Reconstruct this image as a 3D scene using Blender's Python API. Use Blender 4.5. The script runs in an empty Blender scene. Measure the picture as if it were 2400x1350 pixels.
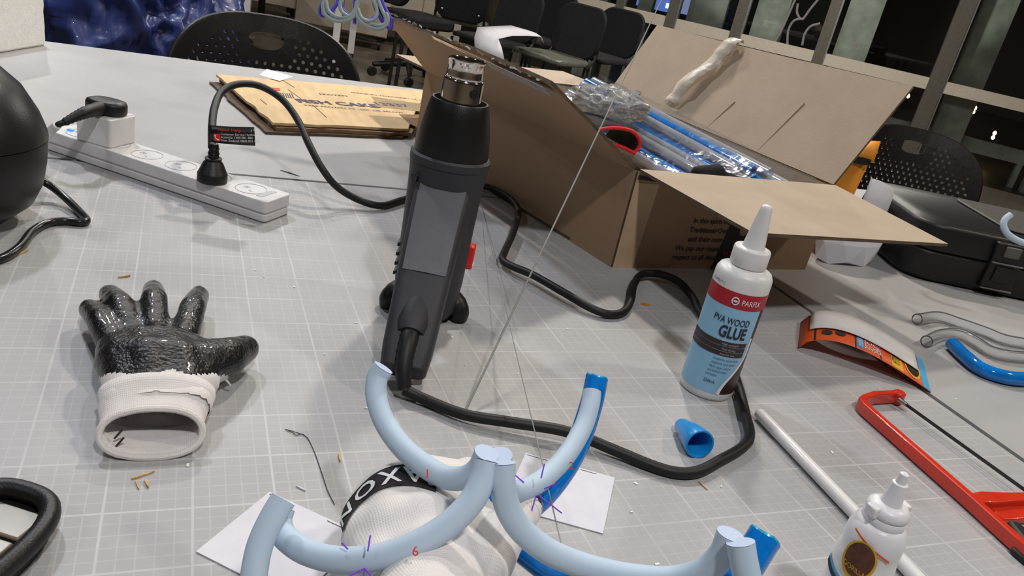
import bpy, bmesh, math, random
from mathutils import Vector, Matrix, noise
from mathutils.bvhtree import BVHTree
random.seed(7)
PI = math.pi
SC = bpy.context.scene
COL = SC.collection

# ------------------------------------------------------------------ camera
# measured from the printed 5 cm grid of the cutting mat (table top is z = 0)
F_PX = 1873.03
CAM = Vector((0.08348, -0.47490, 0.35385))
FWD = Vector((0.390094, 0.837297, -0.383093))
RGT = Vector((0.919998, -0.337340, 0.199513))
UPV = Vector((-0.037819, 0.430274, 0.901906))
cam_d = bpy.data.cameras.new('camera')
cam_d.sensor_width = 36.0
cam_d.lens = 36.0 * F_PX / 2400.0
cam_d.clip_start = 0.02
cam_d.clip_end = 60
cam = bpy.data.objects.new('camera', cam_d)
COL.objects.link(cam)
m3 = Matrix((RGT, UPV, -FWD)).transposed()
cam.matrix_world = Matrix.Translation(CAM) @ m3.to_4x4()
SC.camera = cam

# ------------------------------------------------------------------ world, lamps, exposure
SC.view_settings.view_transform = 'Standard'
SC.view_settings.look = 'None'
SC.view_settings.exposure = 0.56
SC.view_settings.gamma = 1.0
SC.view_settings.use_curve_mapping = False
world = bpy.data.worlds.new('night')
SC.world = world
world.use_nodes = True
world.node_tree.nodes['Background'].inputs[0].default_value = (0.80, 0.82, 0.90, 1)
world.node_tree.nodes['Background'].inputs[1].default_value = 0.02

LAMPS = [  # ceiling lamps: x, y, power, size x, size y, colour
    (-0.45, 1.95, 21, 0.12, 0.16, (0.86, 0.91, 1.00)),
    (1.25, 1.75, 27, 0.12, 0.16, (1.00, 0.91, 0.79)),
    (0.45, 3.10, 24, 0.12, 0.16, (1.00, 0.96, 0.92)),
    (-1.70, -0.30, 5, 0.12, 0.16, (0.86, 0.91, 1.00)),  # unseen, added as weak fill from the near left
    (0.30, -1.15, 19, 0.12, 0.16, (0.98, 0.97, 0.98)),  # added fill from behind the viewer
    (2.40, -0.30, 16, 0.12, 0.16, (1.00, 0.90, 0.77)),  # added fill for the near faces, right side
    (4.10, 4.30, 55, 0.12, 0.16, (1.00, 0.95, 0.86)),  # added near the glazing to brighten columns and rail
    (1.50, 5.00, 10, 0.12, 0.16, (1.00, 0.95, 0.88)),
    (-1.0, 6.2, 24, 0.12, 0.16, (1.00, 0.92, 0.80)),
    (3.0, 7.6, 12, 0.12, 0.16, (1.00, 0.92, 0.80)),
]
LAMP_Z = 2.12
for (x, y, w, sx, sy, c) in LAMPS:
    ld = bpy.data.lights.new('ceiling_lamp_light', 'AREA')
    ld.shape = 'RECTANGLE'
    ld.size = sx
    ld.size_y = sy
    ld.energy = w
    ld.color = c
    lo = bpy.data.objects.new('ceiling_lamp_light', ld)
    lo.location = (x, y, LAMP_Z - 0.032)
    lo.rotation_euler = (0, 0, 0)
    COL.objects.link(lo)


# ------------------------------------------------------------------ helpers
def ray(x, y):
    return FWD + RGT * ((x - 1200) / F_PX) - UPV * ((y - 675) / F_PX)


def at(x, y, z=0.0):
    """point of the horizontal plane z that stands at this place of the photograph"""
    d = ray(x, y)
    return CAM + d * ((z - CAM.z) / d.z)


def dp(x, y, d):
    """point at distance d in front of the viewer"""
    return CAM + ray(x, y) * d


def V(*a):
    return Vector(a)


def catmull(pts, n=8, closed=False):
    pts = [Vector(p) for p in pts]
    out = []
    m = len(pts)
    segs = m if closed else m - 1
    for i in range(segs):
        if closed:
            p0, p1, p2, p3 = pts[(i - 1) % m], pts[i], pts[(i + 1) % m], pts[(i + 2) % m]
        else:
            p1, p2 = pts[i], pts[i + 1]
            p0 = pts[i - 1] if i > 0 else p1 * 2 - p2
            p3 = pts[i + 2] if i + 2 < m else p2 * 2 - p1
        for k in range(n):
            t = k / n
            out.append(0.5 * ((2 * p1) + (p2 - p0) * t + (2 * p0 - 5 * p1 + 4 * p2 - p3) * t * t
                              + (3 * p1 - p0 - 3 * p2 + p3) * t ** 3))
    if not closed:
        out.append(pts[-1].copy())
    return out


def new_bm():
    return bmesh.new()


def obj(name, bm, mat, parent=None, smooth=True, loc=None, bevel=0.0, bseg=2, solid=0.0, angle=40):
    me = bpy.data.meshes.new(name)
    bmesh.ops.recalc_face_normals(bm, faces=bm.faces[:])
    bm.to_mesh(me)
    bm.free()
    if mat is not None:
        me.materials.append(mat)
    o = bpy.data.objects.new(name, me)
    COL.objects.link(o)
    if parent is not None:
        o.parent = parent
    if loc is not None:
        o.location = loc
    if smooth:
        for p in me.polygons:
            p.use_smooth = True
        me.set_sharp_from_angle(angle=math.radians(angle))
    if solid:
        md = o.modifiers.new('thick', 'SOLIDIFY')
        md.thickness = solid
        md.offset = 0
    if bevel:
        md = o.modifiers.new('bevel', 'BEVEL')
        md.width = bevel
        md.segments = bseg
        md.limit_method = 'ANGLE'
        md.angle_limit = math.radians(35)
    return o


def tag(o, label, cat=None, group=None, kind=None):
    if label:
        o['label'] = label
    if cat:
        o['category'] = cat
    if group:
        o['group'] = group
    if kind:
        o['kind'] = kind
    return o


def thing(name, label, cat, loc=(0, 0, 0), rotz=0.0, group=None):
    o = bpy.data.objects.new(name, None)
    o.empty_display_size = 0.02
    o.location = loc
    o.rotation_euler = (0, 0, rotz)
    COL.objects.link(o)
    return tag(o, label, cat, group)


def box(bm, c, s, rot=None):
    r = bmesh.ops.create_cube(bm, size=1.0)
    vs = r['verts']
    for v in vs:
        v.co = Vector((v.co.x * s[0], v.co.y * s[1], v.co.z * s[2]))
        if rot is not None:
            v.co = rot @ v.co
        v.co += Vector(c)
    return vs


def loft(bm, rings, cap=True, closed=True):
    """rings: list of lists of points, same length"""
    vr = [[bm.verts.new(p) for p in r] for r in rings]
    n = len(vr[0])
    for a, b in zip(vr[:-1], vr[1:]):
        for i in range(n if closed else n - 1):
            j = (i + 1) % n
            bm.faces.new((a[i], a[j], b[j], b[i]))
    if cap and closed:
        bm.faces.new(vr[0][::-1])
        bm.faces.new(vr[-1])
    return vr


def lathe(bm, prof, n=32, c=(0, 0, 0), cap=True):
    rings = []
    for (r, z) in prof:
        rings.append([Vector((c[0] + r * math.cos(2 * PI * i / n), c[1] + r * math.sin(2 * PI * i / n), c[2] + z))
                      for i in range(n)])
    return loft(bm, rings, cap)


def frame_of(t, ref):
    t = t.normalized()
    u = ref - t * ref.dot(t)
    if u.length < 1e-5:
        u = t.orthogonal()
    u.normalize()
    return u, t.cross(u)


def tube(bm, pts, r, n=12, cap=True):
    """round bar along a list of points; r a number or one per point"""
    pts = [Vector(p) for p in pts]
    rr = r if isinstance(r, (list, tuple)) else [r] * len(pts)
    rings = []
    u = None
    for i, p in enumerate(pts):
        t = pts[min(i + 1, len(pts) - 1)] - pts[max(i - 1, 0)]
        if t.length < 1e-9:
            t = Vector((0, 0, 1))
        u, w = frame_of(t, u if u is not None else t.orthogonal())
        rings.append([p + (u * math.cos(2 * PI * k / n) + w * math.sin(2 * PI * k / n)) * rr[i] for k in range(n)])
    return loft(bm, rings, cap)


def prism(bm, poly, z0, z1):
    """vertical prism over a 2d polygon"""
    a = [bm.verts.new((p[0], p[1], z0)) for p in poly]
    b = [bm.verts.new((p[0], p[1], z1)) for p in poly]
    n = len(poly)
    bm.faces.new(a[::-1])
    bm.faces.new(b)
    for i in range(n):
        j = (i + 1) % n
        bm.faces.new((a[i], a[j], b[j], b[i]))


def slab(bm, quad, t):
    """quad of four 3d points given a thickness along its normal"""
    q = [Vector(p) for p in quad]
    n = (q[1] - q[0]).cross(q[3] - q[0]).normalized() * (t / 2)
    a = [bm.verts.new(p - n) for p in q]
    b = [bm.verts.new(p + n) for p in q]
    bm.faces.new(a[::-1])
    bm.faces.new(b)
    m = len(q)
    for i in range(m):
        j = (i + 1) % m
        bm.faces.new((a[i], a[j], b[j], b[i]))


def rrect(w, h, r, n=5):
    pts = []
    for cx, cy, a0 in ((w / 2 - r, h / 2 - r, 0), (-w / 2 + r, h / 2 - r, PI / 2),
                       (-w / 2 + r, -h / 2 + r, PI), (w / 2 - r, -h / 2 + r, 1.5 * PI)):
        for k in range(n + 1):
            a = a0 + PI / 2 * k / n
            pts.append((cx + r * math.cos(a), cy + r * math.sin(a)))
    return pts


def capsules(bm, caps, step=0.35):
    """chains of spheres: (point a, radius a, point b, radius b)"""
    for a, ra, b, rb in caps:
        a, b = Vector(a), Vector(b)
        n = max(1, int((b - a).length / (min(ra, rb) * step)))
        for k in range(n + 1):
            t = k / n
            r = ra + (rb - ra) * t
            res = bmesh.ops.create_icosphere(bm, subdivisions=2, radius=r)
            for v in res['verts']:
                v.co += a.lerp(b, t)


def fuse(bm, voxel, iters=6):
    """one continuous skin round overlapping shapes; returns a new mesh"""
    me = bpy.data.meshes.new('skin')
    bm.to_mesh(me)
    bm.free()
    o = bpy.data.objects.new('skin', me)
    COL.objects.link(o)
    md = o.modifiers.new('r', 'REMESH')
    md.mode = 'VOXEL'
    md.voxel_size = voxel
    sm = o.modifiers.new('s', 'SMOOTH')
    sm.iterations = iters
    sm.factor = 0.5
    dg = bpy.context.evaluated_depsgraph_get()
    out = bpy.data.meshes.new_from_object(o.evaluated_get(dg))
    bpy.data.objects.remove(o)
    bpy.data.meshes.remove(me)
    return out


def split_mesh(me, test):
    """two bmeshes: the faces that pass the test and the rest"""
    res = []
    for want in (True, False):
        bm = bmesh.new()
        bm.from_mesh(me)
        kill = [f for f in bm.faces if bool(test(f.calc_center_median(), f.normal)) != want]
        bmesh.ops.delete(bm, geom=kill, context='FACES')
        res.append(bm)
    return res


def text_bm(s, size, align='LEFT', spacing=1.0, bold=0.0):
    """flat lettering as a bmesh in the xy plane, baseline at y = 0"""
    cu = bpy.data.curves.new('txt', 'FONT')
    cu.body = s
    cu.size = size
    cu.align_x = align
    cu.space_character = spacing
    cu.offset = bold
    cu.resolution_u = 3
    o = bpy.data.objects.new('txt', cu)
    COL.objects.link(o)
    dg = bpy.context.evaluated_depsgraph_get()
    me = bpy.data.meshes.new_from_object(o.evaluated_get(dg))
    bm = bmesh.new()
    bm.from_mesh(me)
    bpy.data.objects.remove(o)
    bpy.data.curves.remove(cu)
    bpy.data.meshes.remove(me)
    return bm


def text_on(name, s, size, org, ex, ey, mat, parent, align='LEFT', lift=0.0004, spacing=1.0, bold=0.0):
    """lettering printed on a flat surface: org + x ex + y ey"""
    bm = text_bm(s, size, align, spacing, bold)
    ex, ey = Vector(ex).normalized(), Vector(ey).normalized()
    nz = ex.cross(ey)
    org = Vector(org)
    for v in bm.verts:
        v.co = org + ex * v.co.x + ey * v.co.y + nz * lift
    return obj(name, bm, mat, parent, smooth=False)


def copy_tree(o, parent=None):
    c = o.copy()
    COL.objects.link(c)
    c.parent = parent
    for ch in list(o.children):
        copy_tree(ch, c)
    return c


# ------------------------------------------------------------------ materials
def mat(name, col, rough=0.5, metal=0.0, spec=0.5, var=0.0, vscale=40.0, bump=0.0, bscale=200.0,
        coat=0.0, trans=0.0, ior=1.45, sheen=0.0, emit=None, estr=0.0, alpha=1.0, col2=None, stretch=None,
        rvar=0.0):
    m = bpy.data.materials.new(name)
    m.use_nodes = True
    nt = m.node_tree
    b = nt.nodes['Principled BSDF']
    b.inputs['Base Color'].default_value = (*col, 1)
    b.inputs['Roughness'].default_value = rough
    b.inputs['Metallic'].default_value = metal
    b.inputs['Specular IOR Level'].default_value = spec
    b.inputs['IOR'].default_value = ior
    b.inputs['Coat Weight'].default_value = coat
    b.inputs['Transmission Weight'].default_value = trans
    b.inputs['Sheen Weight'].default_value = sheen
    b.inputs['Alpha'].default_value = alpha
    if emit:
        b.inputs['Emission Color'].default_value = (*emit, 1)
        b.inputs['Emission Strength'].default_value = estr
    tc = nt.nodes.new('ShaderNodeTexCoord')
    src = tc.outputs['Object']
    if stretch:
        mp = nt.nodes.new('ShaderNodeMapping')
        mp.inputs['Scale'].default_value = stretch
        nt.links.new(src, mp.inputs[0])
        src = mp.outputs[0]
    if var or col2:
        nz = nt.nodes.new('ShaderNodeTexNoise')
        nz.inputs['Scale'].default_value = vscale
        nz.inputs['Detail'].default_value = 5
        nt.links.new(src, nz.inputs['Vector'])
        rp = nt.nodes.new('ShaderNodeValToRGB')
        c2 = col2 if col2 else tuple(min(1, c * (1 + var)) for c in col)
        c1 = col if col2 else tuple(c * (1 - var) for c in col)
        rp.color_ramp.elements[0].color = (*c1, 1)
        rp.color_ramp.elements[0].position = 0.35
        rp.color_ramp.elements[1].color = (*c2, 1)
        rp.color_ramp.elements[1].position = 0.65
        nt.links.new(nz.outputs['Fac'], rp.inputs['Fac'])
        nt.links.new(rp.outputs['Color'], b.inputs['Base Color'])
        if rvar:
            mr = nt.nodes.new('ShaderNodeMapRange')
            mr.inputs['To Min'].default_value = max(0, rough - rvar)
            mr.inputs['To Max'].default_value = min(1, rough + rvar)
            nt.links.new(nz.outputs['Fac'], mr.inputs['Value'])
            nt.links.new(mr.outputs[0], b.inputs['Roughness'])
    if bump:
        nb = nt.nodes.new('ShaderNodeTexNoise')
        nb.inputs['Scale'].default_value = bscale
        nb.inputs['Detail'].default_value = 3
        nt.links.new(src, nb.inputs['Vector'])
        bp = nt.nodes.new('ShaderNodeBump')
        bp.inputs['Strength'].default_value = bump
        bp.inputs['Distance'].default_value = 0.002
        nt.links.new(nb.outputs['Fac'], bp.inputs['Height'])
        nt.links.new(bp.outputs['Normal'], b.inputs['Normal'])
    return m


def grid_mat(name, base, line, grid=True):
    """grey mat with a printed 1 cm / 5 cm grid, stains and rub marks"""
    m = bpy.data.materials.new(name)
    m.use_nodes = True
    nt = m.node_tree
    N, L = nt.nodes, nt.links
    b = N['Principled BSDF']
    b.inputs['Roughness'].default_value = 0.42
    b.inputs['Specular IOR Level'].default_value = 0.35
    tc = N.new('ShaderNodeTexCoord')

    def noise_n(scale, detail=4, rough=0.55, vec=None):
        n = N.new('ShaderNodeTexNoise')
        n.inputs['Scale'].default_value = scale
        n.inputs['Detail'].default_value = detail
        n.inputs['Roughness'].default_value = rough
        L.new(vec or tc.outputs['Object'], n.inputs['Vector'])
        return n.outputs['Fac']

    def math_n(op, a, bb=None, cc=None):
        n = N.new('ShaderNodeMath')
        n.operation = op
        for k, v in enumerate((a, bb, cc)):
            if v is None:
                continue
            if isinstance(v, (int, float)):
                n.inputs[k].default_value = v
            else:
                L.new(v, n.inputs[k])
        return n.outputs[0]

    def mix(fac, a, bb):
        n = N.new('ShaderNodeMix')
        n.data_type = 'RGBA'
        if isinstance(fac, (int, float)):
            n.inputs['Factor'].default_value = fac
        else:
            L.new(fac, n.inputs['Factor'])
        for key, v in (('A', a), ('B', bb)):
            s = n.inputs[6] if key == 'A' else n.inputs[7]
            if isinstance(v, tuple):
                s.default_value = (*v, 1)
            else:
                L.new(v, s)
        return n.outputs[2]

    def step(v, lo, hi):
        n = N.new('ShaderNodeMapRange')
        n.interpolation_type = 'SMOOTHSTEP'
        n.inputs['From Min'].default_value = lo
        n.inputs['From Max'].default_value = hi
        L.new(v, n.inputs['Value'])
        return n.outputs[0]

    stain = step(noise_n(5.0, 6), 0.42, 0.68)
    c = mix(stain, base, tuple(x * 0.90 for x in base))
    # rubbed pale patches and long faint scuffs
    mp = N.new('ShaderNodeMapping')
    mp.inputs['Scale'].default_value = (3, 26, 1)
    mp.inputs['Rotation'].default_value = (0, 0, 0.5)
    L.new(tc.outputs['Object'], mp.inputs[0])
    scuff = step(noise_n(4.0, 6, 0.7, mp.outputs[0]), 0.60, 0.78)
    c = mix(math_n('MULTIPLY', scuff, 0.22), c, (0.78, 0.78, 0.78))
    if grid:
        sx = N.new('ShaderNodeSeparateXYZ')
        wob = N.new('ShaderNodeVectorMath')
        wob.operation = 'ADD'
        nz = N.new('ShaderNodeTexNoise')
        nz.inputs['Scale'].default_value = 3.0
        L.new(tc.outputs['Object'], nz.inputs['Vector'])
        sc = N.new('ShaderNodeVectorMath')
        sc.operation = 'SCALE'
        sc.inputs['Scale'].default_value = 0.004
        sb = N.new('ShaderNodeVectorMath')
        sb.operation = 'SUBTRACT'
        sb.inputs[1].default_value = (0.5, 0.5, 0.5)
        L.new(nz.outputs['Color'], sb.inputs[0])
        L.new(sb.outputs[0], sc.inputs[0])
        L.new(tc.outputs['Object'], wob.inputs[0])
        L.new(sc.outputs[0], wob.inputs[1])
        L.new(wob.outputs[0], sx.inputs[0])

        def lines(pitch, half):
            res = None
            for ax in ('X', 'Y'):
                # distance to the nearest multiple of the pitch
                w = math_n('PINGPONG', sx.outputs[ax], pitch / 2)
                s = math_n('SUBTRACT', 1.0, step(w, half * 0.45, half))
                res = s if res is None else math_n('MAXIMUM', res, s)
            return res
        worn = step(noise_n(9.0, 5), 0.30, 0.62)
        fine = math_n('MULTIPLY', math_n('MULTIPLY', lines(0.01, 0.00062), 0.30),
                      math_n('ADD', 0.35, math_n('MULTIPLY', worn, 0.65)))
        bold = math_n('MULTIPLY', lines(0.05, 0.00105), math_n('ADD', 0.22, math_n('MULTIPLY', worn, 0.42)))
        c = mix(math_n('MAXIMUM', fine, bold), c, line)
    # white glue smears and small dark flecks
    sm = step(noise_n(22.0, 7, 0.75), 0.70, 0.80)
    c = mix(math_n('MULTIPLY', sm, 0.45), c, (0.85, 0.85, 0.85))
    fl = step(noise_n(160.0, 2), 0.765, 0.80)
    c = mix(math_n('MULTIPLY', fl, 0.45), c, (0.09, 0.085, 0.08))
    L.new(c, b.inputs['Base Color'])
    rr = N.new('ShaderNodeMapRange')
    rr.inputs['To Min'].default_value = 0.34
    rr.inputs['To Max'].default_value = 0.56
    L.new(noise_n(14.0, 5), rr.inputs['Value'])
    L.new(rr.outputs[0], b.inputs['Roughness'])
    bp = N.new('ShaderNodeBump')
    bp.inputs['Strength'].default_value = 0.12
    bp.inputs['Distance'].default_value = 0.001
    L.new(noise_n(300.0, 2), bp.inputs['Height'])
    L.new(bp.outputs['Normal'], b.inputs['Normal'])
    return m


MAT = dict(
    mat_top=grid_mat('grey_cutting_mat', (0.385, 0.380, 0.383), (0.58, 0.58, 0.58)),
    table_top=grid_mat('grey_laminate', (0.39, 0.385, 0.386), (0.6, 0.6, 0.6), grid=False),
    table_edge=mat('dark_table_edge', (0.03, 0.03, 0.03), 0.6),
    metal_leg=mat('grey_leg_metal', (0.30, 0.30, 0.30), 0.4, 0.8, var=0.1),
    floor=mat('polished_floor', (0.115, 0.098, 0.078), 0.38, var=0.16, vscale=1.5, spec=0.5),
    wall=mat('beige_wall', (0.36, 0.30, 0.225), 0.8, var=0.06, vscale=2),
    ceil=mat('ceiling_paint', (0.20, 0.20, 0.20), 0.9, var=0.05, vscale=2),
    dark=mat('black_plastic', (0.009, 0.009, 0.0095), 0.42, bump=0.15, bscale=900, var=0.1),
    chair=mat('black_chair_plastic', (0.014, 0.013, 0.013), 0.36, bump=0.2, bscale=500, var=0.1),
    rubber=mat('black_rubber_cable', (0.008, 0.008, 0.008), 0.52, bump=0.08, bscale=500, var=0.15),
    charcoal=mat('charcoal_plastic', (0.034, 0.034, 0.038), 0.48, bump=0.25, bscale=1400, var=0.08),
    shroud=mat('black_shroud', (0.0065, 0.0065, 0.0065), 0.40, bump=0.12, bscale=900, var=0.1),
    chrome=mat('chrome_nozzle', (0.72, 0.66, 0.60), 0.10, 1.0, col2=(0.80, 0.74, 0.68), vscale=25),
    steel=mat('bright_steel', (0.62, 0.62, 0.62), 0.22, 1.0, var=0.1),
    red=mat('red_plastic', (0.72, 0.015, 0.012), 0.35, var=0.08, coat=0.3),
    sawred=mat('red_enamel', (0.62, 0.030, 0.010), 0.30, var=0.08, coat=0.5),
    white=mat('white_plastic', (0.72, 0.71, 0.70), 0.38, var=0.04, coat=0.1),
    stripwhite=mat('strip_white_plastic', (0.66, 0.65, 0.65), 0.36, var=0.05),
    paper=mat('white_paper', (0.68, 0.67, 0.72), 0.75, var=0.03, vscale=60),
    foam=mat('white_foam', (0.88, 0.88, 0.85), 0.9, var=0.04, vscale=120, bump=0.6, bscale=350),
    kraft=mat('kraft_cardboard', (0.36, 0.243, 0.15), 0.82, var=0.04, vscale=6, bump=0.1, bscale=300),
    kraftin=mat('kraft_cardboard_inside', (0.40, 0.315, 0.235), 0.85, var=0.05, vscale=16, bump=0.1, bscale=300),
    kraftflat=mat('flattened_cardboard', (0.60, 0.43, 0.235), 0.8, var=0.09, vscale=14, bump=0.2, bscale=200,
                  stretch=(6, 1, 1)),
    kraftdark=mat('cardboard_core', (0.10, 0.068, 0.04), 0.9, var=0.2, vscale=80),
    crease=mat('cardboard_crease', (0.22, 0.135, 0.07), 0.9, var=0.2, vscale=60),
    tape=mat('clear_packing_tape', (0.60, 0.45, 0.27), 0.22, var=0.08, vscale=25, coat=0.6),
    ink=mat('black_ink', (0.035, 0.028, 0.04), 0.7, var=0.1),
    inkblue=mat('navy_ink', (0.065, 0.055, 0.10), 0.75, var=0.3, vscale=90),
    inkred=mat('red_ink', (0.62, 0.06, 0.04), 0.7, var=0.15),
    inkwhite=mat('white_ink', (0.85, 0.85, 0.85), 0.6, var=0.02),
    inkgrey=mat('grey_ink', (0.45, 0.42, 0.42), 0.6, var=0.02),
    knit=None,
    coatblk=mat('black_nitrile', (0.008, 0.008, 0.009), 0.24, bump=0.6, bscale=420, var=0.2, vscale=60, coat=0.35, spec=0.5),
    bluetube=mat('blue_tube', (0.004, 0.20, 0.66), 0.10, trans=0.10, ior=1.35, var=0.12, vscale=90, coat=0.7),
    cleartube=mat('clear_tube', (0.80, 0.83, 0.87), 0.06, trans=0.72, ior=1.30, coat=0.5, var=0.02),
    clearoff=mat('clear_offcut', (0.95, 0.96, 0.97), 0.035, trans=0.97, ior=1.22, var=0.01),
    cyancut=mat('cyan_cut_edge', (0.03, 0.42, 0.66), 0.25, var=0.25, vscale=300),
    holo=mat('pale_blue_tube', (0.50, 0.62, 0.74), 0.55, var=0.02, spec=0.3),
    holoend=mat('pale_blue_end', (0.50, 0.60, 0.78), 0.6, var=0.01),
    holopurple=mat('violet_rod', (0.19, 0.045, 0.62), 0.5, var=0.03),
    hologrey=mat('sage_tube', (0.34, 0.41, 0.41), 0.55, var=0.04),
    holoblue=mat('indigo_tube', (0.09, 0.065, 0.62), 0.55, var=0.05),
    rod=mat('overlay_grey', (0.27, 0.275, 0.26), 0.45, var=0.05),
    capblue=mat('blue_cap_plastic', (0.010, 0.27, 0.68), 0.30, var=0.06, coat=0.2),
    labelblue=mat('pale_blue_label', (0.27, 0.52, 0.72), 0.34, var=0.02),
    labelred=mat('crimson_label', (0.40, 0.010, 0.022), 0.34, var=0.05),
    labelbrown=mat('dark_brown_label', (0.040, 0.020, 0.018), 0.38, var=0.1),
    orange=mat('orange_print', (0.78, 0.105, 0.018), 0.5, var=0.05),
    yellow=mat('yellow_print', (0.72, 0.40, 0.02), 0.5, var=0.06),
    skyblue=mat('sky_print', (0.08, 0.38, 0.66), 0.5, var=0.05),
    envelope=mat('orange_envelope', (0.62, 0.235, 0.012), 0.6, var=0.1, vscale=30, bump=0.2, bscale=120),
    milky=mat('milky_plastic', (0.80, 0.79, 0.80), 0.35, trans=0.06, var=0.02),
    straw=mat('straw_wood', (0.60, 0.38, 0.14), 0.7, var=0.25, vscale=200),
    amber=mat('amber_wood', (0.55, 0.20, 0.02), 0.5, var=0.3, vscale=200),
    tarp=mat('blue_tarp', (0.022, 0.034, 0.135), 0.36, bump=0.12, bscale=60, var=0.2, vscale=6, coat=0.1),
    bag=mat('clear_bag', (0.62, 0.60, 0.56), 0.16, trans=0.75, ior=1.12, var=0.15, vscale=45, bump=0.5, bscale=70),
    mullion=mat('bronze_mullion', (0.13, 0.12, 0.10), 0.45, 0.35, var=0.08),
    rail=mat('beige_rail', (0.55, 0.485, 0.405), 0.6, var=0.05),
    galv=mat('galvanised_steel', (0.50, 0.54, 0.50), 0.6, 0.0, col2=(0.78, 0.82, 0.77), vscale=7),
    glass=mat('window_glass', (0.012, 0.013, 0.016), 0.06, trans=0.0, spec=0.4, var=0.1),
    bulb=mat('warm_bulb', (1, 0.7, 0.35), 0.5, emit=(1.0, 0.62, 0.25), estr=14),
    screen=mat('blue_screen', (0.03, 0.05, 0.2), 0.4, emit=(0.10, 0.16, 0.50), estr=0.9, var=0.05),
    screenpale=mat('pale_screen', (0.1, 0.12, 0.2), 0.4, emit=(0.20, 0.26, 0.48), estr=0.75, var=0.05),
    screenspot=mat('screen_spot', (0.5, 0.6, 0.9), 0.4, emit=(0.55, 0.72, 1.0), estr=1.6),
    lamp=mat('lamp_diffuser', (0.9, 0.9, 0.9), 0.6, emit=(1, 0.97, 0.92), estr=9),
    blueled=mat('blue_led', (0.02, 0.1, 0.9), 0.4, emit=(0.03, 0.16, 1.0), estr=1.2),
    beige=mat('tan_panel', (0.22, 0.19, 0.135), 0.28, var=0.1, vscale=30, coat=0.3),
    cream=mat('cream_cabinet', (0.46, 0.40, 0.32), 0.5, var=0.04),
    fabric=mat('black_fabric', (0.006, 0.006, 0.009), 0.85, var=0.2, bump=0.3, bscale=400),
    redtrim=mat('red_piping', (0.62, 0.012, 0.016), 0.6, var=0.1),
    greyseat=mat('grey_seat_plastic', (0.12, 0.12, 0.10), 0.38, var=0.1),
)


def knit_mat():
    m = mat('white_knit', (0.74, 0.70, 0.675), 0.9, var=0.03, vscale=50, sheen=0.2)
    nt = m.node_tree
    b = nt.nodes['Principled BSDF']
    tc = nt.nodes.new('ShaderNodeTexCoord')
    w = nt.nodes.new('ShaderNodeTexWave')
    w.inputs['Scale'].default_value = 260
    w.inputs['Distortion'].default_value = 1.5
    w2 = nt.nodes.new('ShaderNodeTexWave')
    w2.bands_direction = 'Y'
    w2.inputs['Scale'].default_value = 200
    w2.inputs['Distortion'].default_value = 1.0
    ad = nt.nodes.new('ShaderNodeMath')
    ad.operation = 'MULTIPLY'
    nt.links.new(tc.outputs['Object'], w.inputs['Vector'])
    nt.links.new(tc.outputs['Object'], w2.inputs['Vector'])
    nt.links.new(w.outputs['Fac'], ad.inputs[0])
    nt.links.new(w2.outputs['Fac'], ad.inputs[1])
    bp = nt.nodes.new('ShaderNodeBump')
    bp.inputs['Strength'].default_value = 0.35
    bp.inputs['Distance'].default_value = 0.0006
    nt.links.new(ad.outputs[0], bp.inputs['Height'])
    nt.links.new(bp.outputs['Normal'], b.inputs['Normal'])
    return m


MAT['knit'] = knit_mat()
# ------------------------------------------------------------------ the room
FLOOR = -0.74
CEIL = 2.20


def struct(name, bm, m, **k):
    return tag(obj(name, bm, m, smooth=False, **k), None, kind='structure')


bm = new_bm()
box(bm, (1.5, 3.5, FLOOR - 0.05), (16, 17, 0.1))
struct('floor', bm, MAT['floor'])
bm = new_bm()
box(bm, (1.5, 3.5, CEIL + 0.05), (16, 17, 0.1))
struct('ceiling', bm, MAT['ceil'])
bm = new_bm()
box(bm, (1.5, 11.0, 0.73), (16, 0.1, 2.94))
struct('wall_back', bm, MAT['wall'])
bm = new_bm()
box(bm, (-4.5, 3.5, 0.73), (0.1, 17, 2.94))
struct('wall_left', bm, MAT['wall'])
bm = new_bm()
box(bm, (1.5, -4.5, 0.73), (16, 0.1, 2.94))
struct('wall_near', bm, MAT['wall'])

# ceiling lamps, the added unseen fill ones included
LAMP_AT = ['above the far edge of the left table', 'above the tool case end of the tables', 'beyond the far table, above the open floor', 'added as fill above the near left table corner',
           'added as fill above the near edge of the mat', 'added as fill above the right hand table edge', 'added to brighten the columns by the glazed wall', 'above the row of stacking chairs',
           'in front of the cream cabinets', 'furthest back by the glazed wall']
for i, (x, y, w, sx, sy, c) in enumerate(LAMPS):
    t = thing('ceiling_lamp', 'small rectangular ceiling lamp ' + LAMP_AT[i], 'lamp', (x, y, LAMP_Z), group='ceiling lamps')
    bm = new_bm()
    box(bm, (0, 0, 0.04), (sx + 0.04, sy + 0.04, 0.08))
    obj('housing', bm, MAT['dark'], t, smooth=False)
    bm = new_bm()
    box(bm, (0, 0, -0.006), (sx, sy, 0.012))
    obj('diffuser', bm, MAT['lamp'], t, smooth=False)

# window wall: a long glazed wall running obliquely on the right
WA = at(1362, 5, 0.0)
WB = at(2400, 250, 0.0)
WD = (WB - WA)
WD.z = 0
WD.normalize()
WN = Vector((-WD.y, WD.x, 0))
if WN.dot(FWD) < 0:
    WN = -WN


def wall_s(px, py, off=0.0):
    """place along the glazed wall (s) and height of this spot of the photograph, off metres behind the glass"""
    d = ray(px, py)
    k = (WA + WN * off - CAM).dot(WN) / d.dot(WN)
    p = CAM + d * k
    return (p - WA).dot(WD), p.z


def wbox(bm, s0, s1, z0, z1, o0, o1):
    c = WA + WD * ((s0 + s1) / 2) + WN * ((o0 + o1) / 2)
    c.z = (z0 + z1) / 2
    R = Matrix((WD, WN, Vector((0, 0, 1)))).transposed()
    box(bm, c, (abs(s1 - s0), abs(o1 - o0), abs(z1 - z0)), R)


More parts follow.
